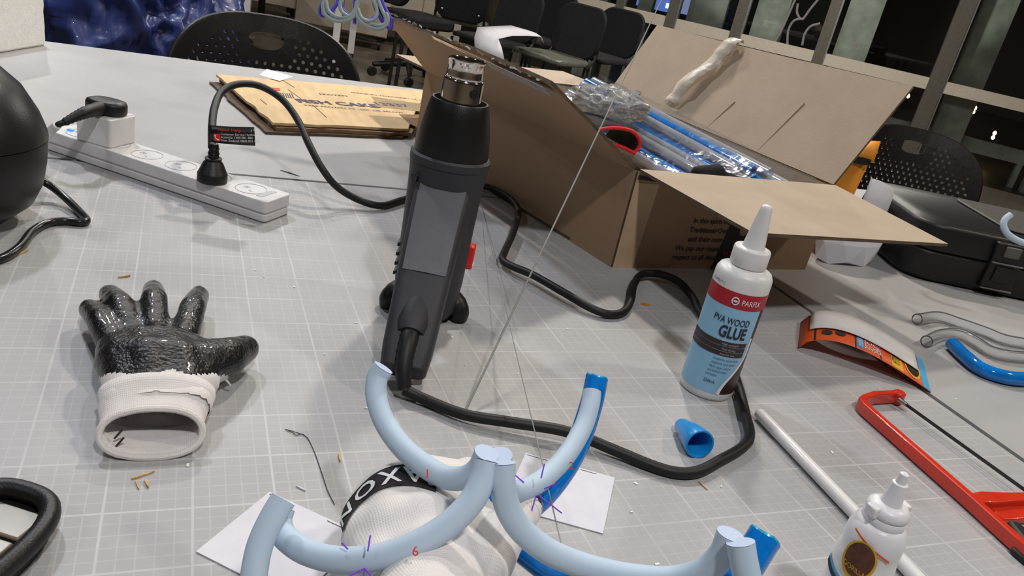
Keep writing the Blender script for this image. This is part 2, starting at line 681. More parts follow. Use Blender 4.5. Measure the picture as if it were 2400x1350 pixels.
S_LO, S_HI = wall_s(1300, 0)[0] - 2.2, wall_s(2400, 250)[0] + 3.0
rz1, rz0 = wall_s(2000, 140)[1], wall_s(2000, 168)[1]
wt = bpy.data.objects.new('wall_right', None)
COL.objects.link(wt)
tag(wt, 'tall glazed wall with bronze mullions and a beige rail', kind='structure')
mulls = [(1446, 1462, 15), (1561, 1583, 50), (1712, 1736, 78), (1907, 1932, 127), (2174, 2214, 192)]
edges = []
for (x0, x1, y) in mulls:
    s0, s1 = wall_s(x0, y)[0], wall_s(x1, y)[0]
    edges.append((s0, s1))
pitch = edges[-1][1] - edges[-2][1]
edges.append((edges[-1][0] + pitch * 1.05, edges[-1][1] + pitch * 1.05))
edges.insert(0, (edges[0][0] - 1.0, edges[0][1] - 1.0))
for s0, s1 in edges:
    bm = new_bm()
    wbox(bm, s0, s1, FLOOR, CEIL, -0.06, 0.06)
    obj('mullion', bm, MAT['mullion'], wt, smooth=False)
    bm = new_bm()
    wbox(bm, s1, s1 + 0.018, FLOOR, CEIL, -0.045, 0.05)
    obj('glazing_bead', bm, MAT['metal_leg'], wt, smooth=False)
ed = [(S_LO, S_LO)] + edges + [(S_HI, S_HI)]


def glass_mat():
    m = bpy.data.materials.new('clear_window_pane')
    m.use_nodes = True
    nt = m.node_tree
    nt.nodes.remove(nt.nodes['Principled BSDF'])
    out = nt.nodes['Material Output']
    tr = nt.nodes.new('ShaderNodeBsdfTransparent')
    tr.inputs[0].default_value = (0.82, 0.84, 0.82, 1)
    gl = nt.nodes.new('ShaderNodeBsdfGlossy')
    gl.inputs['Roughness'].default_value = 0.02
    fr = nt.nodes.new('ShaderNodeFresnel')
    fr.inputs['IOR'].default_value = 1.45
    mx = nt.nodes.new('ShaderNodeMixShader')
    nt.links.new(fr.outputs[0], mx.inputs[0])
    nt.links.new(tr.outputs[0], mx.inputs[1])
    nt.links.new(gl.outputs[0], mx.inputs[2])
    nt.links.new(mx.outputs[0], out.inputs['Surface'])
    return m


MAT['pane'] = glass_mat()
MAT['swirl'] = mat('swirl_grey', (0.22, 0.21, 0.22), 0.7, var=0.1)
n = 0
for (a0, a1), (b0, b1) in zip(ed[:-1], ed[1:]):
    g0, g1 = a1 + (0.018 if a1 != S_LO else 0), b0
    if g1 - g0 < 0.05:
        continue
    bm = new_bm()
    wbox(bm, g0, g1, rz0, rz1, -0.05, 0.03)
    obj('transom_rail', bm, MAT['rail'], wt, smooth=False)
    for z0, z1 in ((FLOOR, rz0), (rz1, CEIL)):
        bm = new_bm()
        wbox(bm, g0, g1, z0, z1, 0.008, 0.014)
        obj('pane', bm, MAT['pane'], wt, smooth=False)

# pale swirls laid on one pane
for sw_ in ([(1872, -20), (1850, 30), (1832, 70), (1815, 100)], [(1925, -10), (1900, 20), (1880, 45), (1868, 30), (1870, 8)],
            [(1845, 104), (1848, 70), (1862, 48), (1885, 44)], [(1880, 106), (1886, 80), (1900, 62), (1922, 55)]):
    bm = new_bm()
    pp = []
    for (x, y) in sw_:
        s_, z_ = wall_s(x, y, -0.004)
        p = WA + WD * s_ - WN * 0.004
        p.z = z_
        pp.append(p)
    tube(bm, catmull(pp, 6), 0.011, 8)
    obj('pane_swirl', bm, MAT['swirl'], wt)

# galvanised columns and rails standing outside behind the glass
ext = thing('galvanised_frame', 'mottled galvanised steel columns and rails standing outside the glazed wall', 'steel frame')
for (x0, x1, y) in ((1372, 1420, 20), (1483, 1517, 60), (1603, 1692, 60), (1752, 1828, 90), (1946, 2028, 140), (2225, 2306, 205), (2480, 2570, 260)):
    s0, s1 = wall_s(x0, y, 0.22)[0], wall_s(x1, y, 0.22)[0]
    bm = new_bm()
    wbox(bm, s0, s1, FLOOR, CEIL, 0.22, 0.34)
    obj('column', bm, MAT['galv'], ext, smooth=False)
z1, z0 = wall_s(2330, 338, 0.30)[1], wall_s(2330, 372, 0.30)[1]
bm = new_bm()
wbox(bm, wall_s(1950, 300, 0.4)[0], S_HI, z0, z1, 0.36, 0.44)
obj('rail', bm, MAT['galv'], ext, smooth=False)
s0, s1 = wall_s(2372, 420, 0.30)[0], wall_s(2386, 420, 0.30)[0]
bm = new_bm()
wbox(bm, s0, s1, FLOOR, z0, 0.36, 0.44)
obj('post', bm, MAT['galv'], ext, smooth=False)

# behind the glass: dark wall added so outside reads as night, screens, bulbs
bm = new_bm()
wbox(bm, S_LO - 3, S_HI + 6, FLOOR, CEIL, 4.0, 4.1)
struct('night_backdrop', bm, MAT['dark'])
for nm, (x0, x1), (y0, y1), mm, lb in (
        ('lit_screen', (1495, 1572), (-40, 22), 'screen', 'blue glowing screen outside above the beige rail, left of the wider one'),
        ('lit_screen', (1590, 1690), (-40, 42), 'screenpale', 'wide pale blue glowing screen outside behind a galvanised column'),
        ('lit_screen', (1560, 1572), (8, 20), 'screenspot', 'small bright square light on the blue screen outside')):
    off = 3.0 if mm != 'screenspot' else 2.9
    a, b = wall_s(x0, (y0 + y1) / 2, off), wall_s(x1, (y0 + y1) / 2, off)
    zt, zb = wall_s((x0 + x1) / 2, y0, off)[1], wall_s((x0 + x1) / 2, y1, off)[1]
    bm = new_bm()
    wbox(bm, a[0], b[0], zb, zt, off, off + 0.06)
    tag(obj(nm, bm, MAT[mm], smooth=False), lb, 'screen')
for k, (x, y, lb) in enumerate(((2285, 254, 'upper warm bulb of the left pair glowing outside right window'),
                                (2281, 263, 'lower warm bulb of the left pair glowing outside right window'),
                                (2331, 313, 'upper warm bulb of the right pair glowing outside right window'),
                                (2327, 323, 'lower warm bulb of the right pair glowing outside right window'),
                                (2128, 226, 'warm bulb glowing outside beside the raised cardboard flap'))):
    p = CAM + ray(x, y) * ((WA + WN * 1.6 - CAM).dot(WN) / ray(x, y).dot(WN))
    bm = new_bm()
    lathe(bm, [(0.004, 0.028), (0.010, 0.022), (0.016, 0.012), (0.018, 0), (0.013, -0.013), (0.003, -0.018)], 14, p)
    tag(obj('bulb', bm, MAT['bulb']), lb, 'bulb')

# ------------------------------------------------------------------ the tables
TZ = -0.003


def table(name_label, poly, top_z, legs, m_top, cat='table'):
    t = thing('work_table', name_label, cat, (0, 0, 0))
    bm = new_bm()
    prism(bm, poly, top_z - 0.028, top_z)
    obj('tabletop', bm, m_top, t, smooth=False)
    for (x, y) in legs:
        bm = new_bm()
        box(bm, (x, y, (FLOOR + top_z - 0.028) / 2), (0.045, 0.045, top_z - 0.028 - FLOOR))
        obj('leg', bm, MAT['metal_leg'], t, smooth=False)
    return t


SX, SY = 0.857, 0.6315         # edges of the mat, a dark joint beyond them
table('grey work table under the gridded cutting mat', [(-1.5, -1.05), (SX, -1.05), (SX, SY), (-1.5, SY)], TZ,
      [(-1.4, -0.95), (0.78, -0.95), (-1.4, 0.55), (0.78, 0.55)], MAT['table_top'])
table('grey work table beyond the joint, carrying flat cardboard and foam',
      [(-1.5, SY + 0.006), (SX, SY + 0.006), (SX, 1.452), (-1.5, 1.317)], 0.0,
      [(-1.4, 0.75), (0.78, 0.75), (-1.4, 1.2), (0.78, 1.35)], MAT['table_top'])
table('grey work table on the right carrying the black tool case',
      [(SX + 0.0065, -1.05), (1.75, -1.05), (1.75, 0.95), (SX + 0.0065, 0.95)], 0.0,
      [(0.95, -0.95), (1.65, -0.95), (0.95, 0.85), (1.65, 0.85)], MAT['table_top'])
bm = new_bm()
prism(bm, [(-1.45, -1.0), (SX - 0.0005, -1.0), (SX - 0.0005, SY - 0.0005), (-1.45, SY - 0.0005)], TZ, 0.0)
tag(obj('cutting_mat', bm, MAT['mat_top'], smooth=False, bevel=0.0008),
    'large grey cutting mat with printed white centimetre grid', 'cutting mat')
for (a, b, lb) in ((V(-1.45, SY + 0.003, 0), V(SX, SY + 0.003, 0), 'dark joint strip between the two table tops on the left'),
                   (V(SX + 0.003, -1.0, 0), V(SX + 0.003, SY, 0), 'dark joint strip running past the red saw')):
    bm = new_bm()
    tube(bm, [a - V(0, 0, 0.0045), b - V(0, 0, 0.0045)], 0.0026, 8)
    tag(obj('joint_strip', bm, MAT['table_edge']), lb, 'strip')


# ------------------------------------------------------------------ perforated chairs
def perforated_chair(label, loc, rotz, tilt=0.0):
    t = thing('perforated_chair', label, 'chair', loc, rotz, 'chairs drawn up to the tables')
    W, H = 0.46, 0.40
    # outline: wide shell, rounded shoulders
    out = []
    for k in range(64):
        a = 2 * PI * k / 64
        ca, sa = math.cos(a), math.sin(a)
        e = 2 / 2.9
        out.append((W / 2 * math.copysign(abs(ca) ** e, ca), H / 2 * math.copysign(abs(sa) ** e, sa)))
    hx, hy = 0.0, 0.148
    handle = []
    for k in range(24):
        a = 2 * PI * k / 24
        x, y = 0.044 * math.copysign(abs(math.cos(a)) ** 0.75, math.cos(a)), 0.026 * math.sin(a)
        if math.sin(a) > 0:
            y *= 0.55
        handle.append((hx + x, hy + y))
    holes = []
    px_ = 0.0205
    for j in range(-9, 11):
        for i in range(-11, 12):
            x = (i + (0.5 if j % 2 else 0)) * px_
            y = j * 0.0165 - 0.01
            if (abs(x) / (W / 2 - 0.028)) ** 2.7 + (abs(y) / (H / 2 - 0.030)) ** 2.7 > 1:
                continue
            if abs(x) < 0.062 and y > hy - 0.045:
                continue
            if y > 0.163:
                continue
            holes.append([(x + 0.0046 * math.cos(PI / 4 * k), y + 0.0046 * math.sin(PI / 4 * k)) for k in range(8)])
    bm = new_bm()

    def loop(pts):
        vs = [bm.verts.new((p[0], p[1], 0)) for p in pts]
        return [bm.edges.new((vs[k], vs[(k + 1) % len(vs)])) for k in range(len(vs))]
    es = loop(out) + loop(handle)
    for h in holes:
        es += loop(h)
    bmesh.ops.triangle_fill(bm, edges=es, use_beauty=True, use_dissolve=False)
    for v in bm.verts:
        x, y = v.co.x, v.co.y
        yy = 0.34 * x * x / (W / 2) * 1.0 - 0.10 * (y / H) * abs(y / H)   # hollow towards the sitter
        v.co = Vector((x, -yy, y + FLOOR * -1 + 0.62 - 0.74 + 0.0))
    sh = obj('backrest', bm, MAT['chair'], t, smooth=False)
    md = sh.modifiers.new('thick', 'SOLIDIFY')
    md.thickness = 0.007
    md.offset = 1
    # rolled rim round the shell
    rim = []
    for p in out:
        x, y = p
        yy = 0.34 * x * x / (W / 2) - 0.10 * (y / H) * abs(y / H)
        rim.append(Vector((x, -yy + 0.0035, y + 0.62)))
    bm = new_bm()
    rr = rim + [rim[0], rim[1]]
    tube(bm, rr, 0.0055, 8, cap=False)
    obj('rim', bm, MAT['chair'], t)
    bm = new_bm()
    prism(bm, rrect(0.46, 0.44, 0.10, 8), 0.43, 0.46)
    for v in bm.verts:
        v.co.y -= 0.24
    obj('seat', bm, MAT['chair'], t, bevel=0.01)
    for sx in (-1, 1):
        bm = new_bm()
        tube(bm, catmull([(sx * 0.19, -0.01, 0.60), (sx * 0.20, 0.02, 0.50), (sx * 0.205, -0.03, 0.42), (sx * 0.205, -0.2, 0.415)], 6), 0.011, 10)
        obj('back_support', bm, MAT['dark'], t)
        for sy in (-0.42, -0.05):
            bm = new_bm()
            tube(bm, [(sx * 0.2, sy, 0.43), (sx * 0.225, sy + (0.05 if sy > -0.2 else -0.04), 0.0)], 0.011, 10)
            obj('leg', bm, MAT['dark'], t)
    return t


perforated_chair('black chair with perforated back and handle slot, behind the flat cardboard', (0.275, 1.66, FLOOR), math.radians(4))
perforated_chair('black perforated chair back behind the black tool case by the window', (2.33, 1.50, FLOOR), math.radians(-28))

# ------------------------------------------------------------------ things at the back of the room
def floor_pt(px, py, d):
    p = dp(px, py, d)
    return Vector((p.x, p.y, FLOOR))


# pale cabinets on castors
def cabinet(label, loc, rz, w, h, d):
    t = thing('mobile_cabinet', label, 'cabinet', loc, rz, 'pale cabinets at the back of the room')
    bm = new_bm()
    box(bm, (0, d / 2, 0.12 + h / 2), (w, d, h))
    obj('body', bm, MAT['cream'], t, smooth=False, bevel=0.006)
    for k in range(2):
        bm = new_bm()
        box(bm, (-w / 4 + k * w / 2, -0.009, 0.12 + h / 2), (w / 2 - 0.01, 0.018, h - 0.02))
        dr = obj('door', bm, MAT['cream'], t, smooth=False, bevel=0.003)
        bm = new_bm()
        tube(bm, [(-0.04 + 0.08 * k, -0.03, 0.12 + h * 0.55), (-0.04 + 0.08 * k, -0.03, 0.12 + h * 0.7)], 0.006, 8)
        obj('handle', bm, MAT['dark'], dr)
    for sx in (-1, 1):
        for y in (0.06, d - 0.06):
            bm = new_bm()
            tube(bm, [(sx * (w / 2 - 0.06) - 0.015, y, 0.045), (sx * (w / 2 - 0.06) + 0.015, y, 0.045)], 0.045, 16)
            box(bm, (sx * (w / 2 - 0.06), y, 0.10), (0.05, 0.05, 0.04))
            obj('castor', bm, MAT['dark'], t)
    return t


fz = Vector((RGT.x, RGT.y, 0)).normalized()
rzc = math.atan2(fz.y, fz.x)
cabinet('cream cabinet on black castors right of centre at the back', floor_pt(800, 60, 7.2), rzc + 0.12, 0.82, 0.75, 0.45)
cabinet('cream cabinet on black castors partly hidden behind dark chairs', floor_pt(590, 40, 7.9), rzc + 0.12, 0.80, 0.75, 0.45)
cabinet('cream cabinet on castors behind the top edge of the torn flap', floor_pt(985, 60, 7.9), rzc + 0.1, 0.8, 0.75, 0.45)

# far white-legged desk
dk = thing('far_desk', 'far desk standing on thin white legs', 'desk', floor_pt(640, 80, 6.0), rzc + 0.12)
bm = new_bm()
box(bm, (0, 0.3, 0.72), (1.2, 0.7, 0.03))
obj('desktop', bm, MAT['table_top'], dk, smooth=False)
for x, y in ((0.46, 0.0), (-0.20, 0.0), (-0.55, 0.6), (0.55, 0.6)):
    bm = new_bm()
    box(bm, (x, y, 0.37), (0.05, 0.05, 0.67))
    lg = obj('leg', bm, MAT['white'], dk, smooth=False)
    bm = new_bm()
    lathe(bm, [(0.022, 0), (0.03, 0.008), (0.02, 0.036)], 12, (x, y, 0))
    obj('foot', bm, MAT['dark'], lg)


def office_chair(label, loc, rz):
    t = thing('office_chair', label, 'chair', loc, rz, 'dark chairs at the back')
    for k in range(5):
        a = 2 * PI * k / 5
        bm = new_bm()
        tube(bm, [(0.02 * math.cos(a), 0.02 * math.sin(a), 0.13), (0.29 * math.cos(a), 0.29 * math.sin(a), 0.085)], [0.03, 0.018], 10)
        lg = obj('base_leg', bm, MAT['dark'], t)
        bm = new_bm()
        c = V(0.29 * math.cos(a), 0.29 * math.sin(a), 0.033)
        tube(bm, [c - V(0.02, 0, 0), c + V(0.02, 0, 0)], 0.033, 14)
        obj('castor', bm, MAT['dark'], lg)
    bm = new_bm()
    tube(bm, [(0, 0, 0.1), (0, 0, 0.42)], 0.03, 12)
    obj('column', bm, MAT['dark'], t)
    bm = new_bm()
    prism(bm, rrect(0.48, 0.48, 0.1, 6), 0.42, 0.50)
    obj('seat', bm, MAT['fabric'], t, bevel=0.02)
    bm = new_bm()
    prism(bm, rrect(0.44, 0.50, 0.12, 6), 0, 0.05)
    for v in bm.verts:
        v.co = Vector((v.co.x, 0.24 + v.co.z, 0.80 + v.co.y))
    obj('backrest', bm, MAT['fabric'], t, bevel=0.015)
    return t


office_chair('black swivel chair on castors left of the cream cabinet', floor_pt(610, 55, 6.9), 0.4)
office_chair('black swivel chair standing near the blue tarpaulin', floor_pt(490, 40, 6.0), 1.2)
office_chair('black swivel chair just behind the torn cardboard flap', floor_pt(975, 40, 6.1), 2.0)


def stacking_chair(label, loc, rz, seatmat='fabric'):
    t = thing('stacking_chair', label, 'chair', loc, rz, 'black stacking chairs by the window')
    bm = new_bm()
    prism(bm, rrect(0.44, 0.43, 0.09, 6), 0.43, 0.465)
    for v in bm.verts:
        v.co.y -= 0.22
        v.co.z += 0.10 * (abs(v.co.y + 0.22) / 0.22) ** 2 * 0.25
    obj('seat', bm, MAT[seatmat], t, bevel=0.012)
    bm = new_bm()
    prism(bm, rrect(0.43, 0.36, 0.11, 7), 0, 0.03)
    for v in bm.verts:
        x, y, z = v.co
        v.co = Vector((x, 0.03 + z + 0.16 * y - 0.3 * x * x, 0.66 + y))
    bk = obj('backrest', bm, MAT['fabric'], t, bevel=0.01)
    for sx in (-1, 1):
        for sy in (-0.40, -0.02):
            bm = new_bm()
            tube(bm, [(sx * 0.2, sy, 0.44), (sx * 0.225, sy * 1.05, 0.0)], 0.011, 8)
            obj('leg', bm, MAT['dark'], t)
        bm = new_bm()
        tube(bm, catmull([(sx * 0.2, -0.05, 0.43), (sx * 0.2, 0.03, 0.50), (sx * 0.19, 0.06, 0.62)], 5), 0.011, 8)
        obj('back_support', bm, MAT['dark'], t)
        bm = new_bm()
        bmesh.ops.create_icosphere(bm, subdivisions=2, radius=0.012)
        for v in bm.verts:
            v.co += Vector((sx * 0.15, 0.05, 0.55))
        obj('bolt', bm, MAT['steel'], bk)
    return t


stacking_chair('black stacking chair with a glossy grey seat, left end of the row', floor_pt(1075, 60, 6.5), rzc + 2.6 + 0.5, 'greyseat')
stacking_chair('black stacking chair under the draped white paper', floor_pt(1200, 75, 5.9), rzc - 0.75)
stacking_chair('black stacking chair with grey seat right of the white paper', floor_pt(1345, 90, 5.7), rzc - 0.75, 'greyseat')
stacking_chair('black stacking chair at the right end beside the mullion', floor_pt(1440, 95, 6.35), rzc - 0.75)
stacking_chair('black stacking chair in the second row nearer the wall', floor_pt(1290, 60, 6.6), rzc - 0.75)

# white paper draped over a chair seat
bm = new_bm()
gridp = [[(1113, 118, 5.22), (1140, 126, 5.16), (1182, 140, 5.08)], [(1112, 88, 5.25), (1138, 98, 5.18), (1176, 112, 5.10)], [(1119, 64, 5.32), (1142, 76, 5.22), (1168, 91, 5.12)],
         [(1155, 62, 5.42), (1178, 70, 5.32), (1200, 84, 5.22)], [(1198, 60, 5.52), (1220, 70, 5.42), (1240, 84, 5.30)], [(1240, 72, 5.50), (1256, 78, 5.44), (1268, 86, 5.38)],
         [(1258, 82, 5.48), (1270, 90, 5.42), (1274, 100, 5.38)]]
loft(bm, [[dp(*p) for p in r] for r in gridp], cap=False, closed=False)
tag(obj('paper_sheet', bm, MAT['paper'], solid=0.003), 'large white sheet of paper draped over a black chair seat', 'paper')

# two thin black stand legs on the open floor
for (x, y, lb) in ((930, 60, 'thin black stand leg nearer the swivel chair on open floor'),
                   (925, 205, 'thin black stand leg further left on the open floor')):
    p = floor_pt(x, y, 5.2 if y < 150 else 4.8)
    t = thing('stand', lb, 'stand', p)
    bm = new_bm()
    tube(bm, [(0, 0, 0.03), (0.01, 0.0, 0.55)], 0.012, 8)
    obj('pole', bm, MAT['dark'], t)
    bm = new_bm()
    lathe(bm, [(0.035, 0), (0.04, 0.02), (0.02, 0.06)], 12)
    obj('foot', bm, MAT['dark'], t)


# blue tarpaulin heap behind the table
def tarp():
    bm = new_bm()
    c = dp(265, 75, 2.75)
    c.z = -0.16
    bmesh.ops.create_icosphere(bm, subdivisions=6, radius=1.0)
    for v in bm.verts:
        n = v.co.copy()
        q = n * 1.9
        w = Vector((noise.noise(q * 1.3 + V(3, 1, 7)), noise.noise(q * 1.3 + V(9, 4, 2)), noise.noise(q * 1.3))) * 0.55
        q2 = Vector((q.x * 1.25, q.y * 1.25, q.z * 0.62)) + w
        r1 = noise.noise(q2 * 1.1 + V(2, 6, 1))
        cd_, cp_ = noise.voronoi((q + w * 0.8) * 1.7)
        r2 = cd_[1] - cd_[0]
        cd2, cp2 = noise.voronoi((q2 + w * 0.4) * 3.6)
        r3 = cd2[1] - cd2[0]
        k = 1.0 + 0.22 * r1 - 0.30 * r2 - 0.13 * r3
        v.co = Vector((n.x * 0.42 * k, n.y * 0.36 * k, n.z * 0.58 * k))
        v.co = c + Vector((v.co.x, v.co.y, max(v.co.z, FLOOR - c.z + 0.001)))
    return bm


tag(obj('tarpaulin', tarp(), MAT['tarp'], angle=180), 'crumpled shiny blue tarpaulin heaped behind the table', 'tarpaulin')
# ------------------------------------------------------------------ heat gun standing on its back end
GX, GY = 0.320, 0.230
gdir = Vector((-0.37, -0.93, 0)).normalized()           # the grip points towards the viewer
grot = math.atan2(gdir.y, gdir.x) + PI / 2               # local -y is the grip side
gun = thing('heat_gun', 'charcoal heat gun with chrome nozzle standing upright beside the open box', 'heat gun', (GX, GY, 0), grot)

# body: rounded shell
bm = new_bm()
rings = []
for (z, rx, ry, e) in ((0.004, 0.026, 0.028, 2.6), (0.012, 0.031, 0.033, 2.8), (0.04, 0.0335, 0.036, 3.0), (0.10, 0.0345, 0.037, 3.0),
                       (0.135, 0.0355, 0.037, 2.7), (0.150, 0.0365, 0.037, 2.3), (0.158, 0.0375, 0.0375, 2.0), (0.165, 0.0375, 0.0375, 2.0),
                       (0.1665, 0.0362, 0.0362, 2.0)):
    rings.append([V(rx * math.copysign(abs(math.cos(2 * PI * k / 40)) ** (2 / e), math.cos(2 * PI * k / 40)),
                    ry * math.copysign(abs(math.sin(2 * PI * k / 40)) ** (2 / e), math.sin(2 * PI * k / 40)), z) for k in range(40)])
loft(bm, rings)
body = obj('body', bm, MAT['charcoal'], gun, angle=50)
# raised collar under the shroud
bm = new_bm()
lathe(bm, [(0.0365, 0.158), (0.0382, 0.160), (0.0382, 0.1665), (0.0362, 0.1685), (0.030, 0.1685)], 40)
obj('collar', bm, MAT['charcoal'], body)
# shroud
bm = new_bm()
lathe(bm, [(0.0350, 0.166), (0.0352, 0.170), (0.0330, 0.190), (0.0300, 0.205), (0.0272, 0.2175), (0.0262, 0.2190),
           (0.0246, 0.2190), (0.0240, 0.2150), (0.0235, 0.205)], 44)
obj('heat_shroud', bm, MAT['shroud'], gun)
# nozzle: two steps, hollow mouth
bm = new_bm()
lathe(bm, [(0.0190, 0.196), (0.0190, 0.2365), (0.0184, 0.2385), (0.0172, 0.2392), (0.0176, 0.2405), (0.0168, 0.2430), (0.0168, 0.2525), (0.0174, 0.2535),
           (0.0174, 0.2555), (0.0164, 0.2560), (0.0156, 0.2550), (0.0152, 0.2500), (0.0150, 0.2200)], 44)
nz_ = obj('nozzle', bm, MAT['chrome'], gun, angle=60)
bm = new_bm()
lathe(bm, [(0.0149, 0.238), (0.006, 0.240)], 24)
obj('mouth_element', bm, MAT['dark'], nz_)
bm = new_bm()
tube(bm, [(0, -0.0178, 0.2290), (0, -0.0196, 0.2290)], 0.0048, 16)
for v in bm.verts:
    a = math.radians(38)
    v.co = Vector((v.co.x * math.cos(a) - v.co.y * math.sin(a), v.co.x * math.sin(a) + v.co.y * math.cos(a), v.co.z))
obj('vent_hole', bm, MAT['dark'], nz_)
# dark screw dimple on the flank
bm = new_bm()
tube(bm, [(-0.026, -0.027, 0.147), (-0.0285, -0.0295, 0.1465)], [0.0048, 0.0044], 14)
obj('screw', bm, MAT['shroud'], body)

# grip: leaves the barrel low under the collar and slopes down to the table
path = [(-0.006, 0.130), (-0.036, 0.112), (-0.062, 0.092), (-0.086, 0.070), (-0.112, 0.046), (-0.136, 0.026), (-0.152, 0.0135)]
half = [0.0265, 0.0255, 0.0245, 0.0235, 0.0225, 0.0215, 0.0195]
thick = [0.026, 0.0235, 0.0215, 0.0200, 0.0185, 0.0160, 0.0120]
bm = new_bm()
rings = []
for i, (y, z) in enumerate(path):
    a, b = path[max(i - 1, 0)], path[min(i + 1, len(path) - 1)]
    t = V(0, b[0] - a[0], b[1] - a[1]).normalized()
    nrm = V(0, -t.z, t.y)
    if nrm.z < 0:
        nrm = -nrm
    ring = []
    for (u, w) in rrect(2 * half[i], 2 * thick[i], 0.0085, 4):
        ring.append(V(u, y, z) + nrm * w)
    rings.append(ring)
loft(bm, rings)
grip = obj('grip', bm, MAT['charcoal'], gun, bevel=0.002, angle=40)
# paler inset panel along the top of the grip
bm = new_bm()
pan = []
for i in (0, 1, 2, 3):
    y, z = path[i]
    a, b = path[max(i - 1, 0)], path[i + 1]
    t = V(0, b[0] - a[0], b[1] - a[1]).normalized()
    nrm = V(0, -t.z, t.y)
    nrm = nrm if nrm.z > 0 else -nrm
    c = V(0, y, z) + nrm * (thick[i] + 0.0006)
    hw = half[i] - 0.0045
    pan.append([c + V(-hw, 0, 0), c + V(0, 0, 0) + nrm * 0.0012, c + V(hw, 0, 0), c + V(hw, 0, 0) - nrm * 0.002, c + V(-hw, 0, 0) - nrm * 0.002])
loft(bm, pan)
obj('grip_panel', bm, mat('slate_panel', (0.105, 0.105, 0.118), 0.42, bump=0.2, bscale=1400, var=0.06), grip)
# boss and strain relief of the cord
e0 = V(0, -0.122, 0.052)
bm = new_bm()
tube(bm, [V(0, -0.108, 0.056), V(0, -0.130, 0.046), V(0, -0.138, 0.042)], [0.0150, 0.0145, 0.0115], 24)
obj('cord_boss', bm, MAT['charcoal'], grip)
bm = new_bm()
sr = catmull([V(0, -0.130, 0.047), V(0.000, -0.148, 0.040), V(0.001, -0.163, 0.025), V(0.005, -0.171, 0.009)], 7)
tube(bm, sr, [0.0082 - 0.0025 * i / (len(sr) - 1) + (0.0007 if i % 2 else 0) for i in range(len(sr))], 16)
obj('strain_relief', bm, MAT['rubber'], gun)
# stand feet at the back end
for sx in (-1, 1):
    bm = new_bm()
    tube(bm, catmull([V(sx * 0.020, 0.004, 0.020), V(sx * 0.030, 0.000, 0.016), V(sx * 0.0355, -0.003, 0.010), V(sx * 0.036, -0.004, 0.0015)], 5),
         [0.013, 0.013, 0.013, 0.0128, 0.0125, 0.012, 0.012, 0.0115, 0.011, 0.011, 0.0105, 0.0105, 0.010, 0.0095, 0.0095, 0.009], 14)
    for v in bm.verts:
        v.co.z = max(v.co.z, 0.0)
    obj('stand_foot', bm, MAT['shroud'], gun)
# red rocker switch on the right flank
bm = new_bm()
box(bm, (0.0360, 0.006, 0.068), (0.008, 0.013, 0.025))
sw = obj('switch', bm, MAT['red'], gun, bevel=0.002)
bm = new_bm()
box(bm, (0.0402, 0.006, 0.060), (0.0008, 0.010, 0.0012))
obj('switch_mark', bm, MAT['inkwhite'], sw, smooth=False)
# cooling slots low on the left flank
for k in range(4):
    bm = new_bm()
    box(bm, (-0.0338, -0.006, 0.045 + 0.010 * k), (0.002, 0.026, 0.0035))
    obj('cooling_slot', bm, MAT['shroud'], body, smooth=False)

# cord: over the mat, round the bottle, past the box and up into its plug
gm = Matrix.Translation((GX, GY, 0)) @ Matrix.Rotation(grot, 4, 'Z')
ginv = gm.inverted()
cr = 0.0048
pc = [gm @ V(0.005, -0.171, 0.009)]
for (x, y, z) in ((1000, 938, 0.006), (1090, 972, 0.007), (1200, 990, 0.009), (1330, 1012, 0.010), (1440, 1055, 0.0065), (1530, 1092, 0.0052), (1590, 1108, 0.005), (1640, 1104, 0.005),
                  (1690, 1078, 0.005), (1738, 1050, 0.005), (1757, 1022, 0.006), (1748, 975, 0.007), (1730, 905, 0.007), (1700, 820, 0.006), (1665, 770, 0.0055), (1637, 727, 0.006),
                  (1622, 695, 0.009), (1590, 660, 0.012), (1545, 642, 0.012), (1503, 644, 0.010), (1485, 670, 0.007), (1478, 705, 0.006), (1462, 730, 0.005), (1430, 737, 0.005), (1385, 722, 0.008),
                  (1320, 685, 0.012), (1250, 645, 0.012), (1195, 622, 0.010), (1178, 608, 0.010), (1183, 590, 0.011), (1203, 545, 0.012), (1214, 500, 0.012), (1205, 475, 0.012), (1175, 452, 0.012),
                  (1140, 438, 0.010), (1090, 437, 0.007), (1020, 448, 0.006), (945, 468, 0.006)):
    pc.append(at(x, y, z))
plug_g = at(497, 425, 0.027)
# loop lifting off the table towards the plug
g0 = at(945, 468, 0.006)
for (x, y, k, z) in ((893, 482, 0.10, 0.006), (840, 468, 0.22, 0.012), (790, 438, 0.36, 0.026), (755, 395, 0.48, 0.046), (725, 340, 0.58, 0.068), (697, 280, 0.67, 0.090),
                     (660, 232, 0.75, 0.108), (610, 202, 0.84, 0.119), (560, 197, 0.92, 0.121), (520, 215, 0.98, 0.113), (502, 255, 1.0, 0.099), (497, 300, 1.0, 0.084), (497, 345, 1.0, 0.070)):
    pc.append(at(x, y, z))
cl = catmull(pc, 6)
bm = new_bm()
tube(bm, [ginv @ p for p in cl], cr, 10)
cord = obj('power_cord', bm, MAT['rubber'], gun)
pg = ginv @ plug_g
bm = new_bm()
lathe(bm, [(0.0165, 0.0), (0.0175, 0.001), (0.0175, 0.0105), (0.0165, 0.012), (0.0115, 0.0235), (0.0085, 0.0270), (0.0098, 0.0278), (0.0098, 0.0296), (0.0066, 0.0305),
           (0.0062, 0.034), (0.0070, 0.035), (0.0060, 0.037), (0.0056, 0.040), (0.0064, 0.041), (0.0054, 0.043), (0.0050, 0.047)], 28, pg)
plug = obj('plug', bm, MAT['dark'], cord)
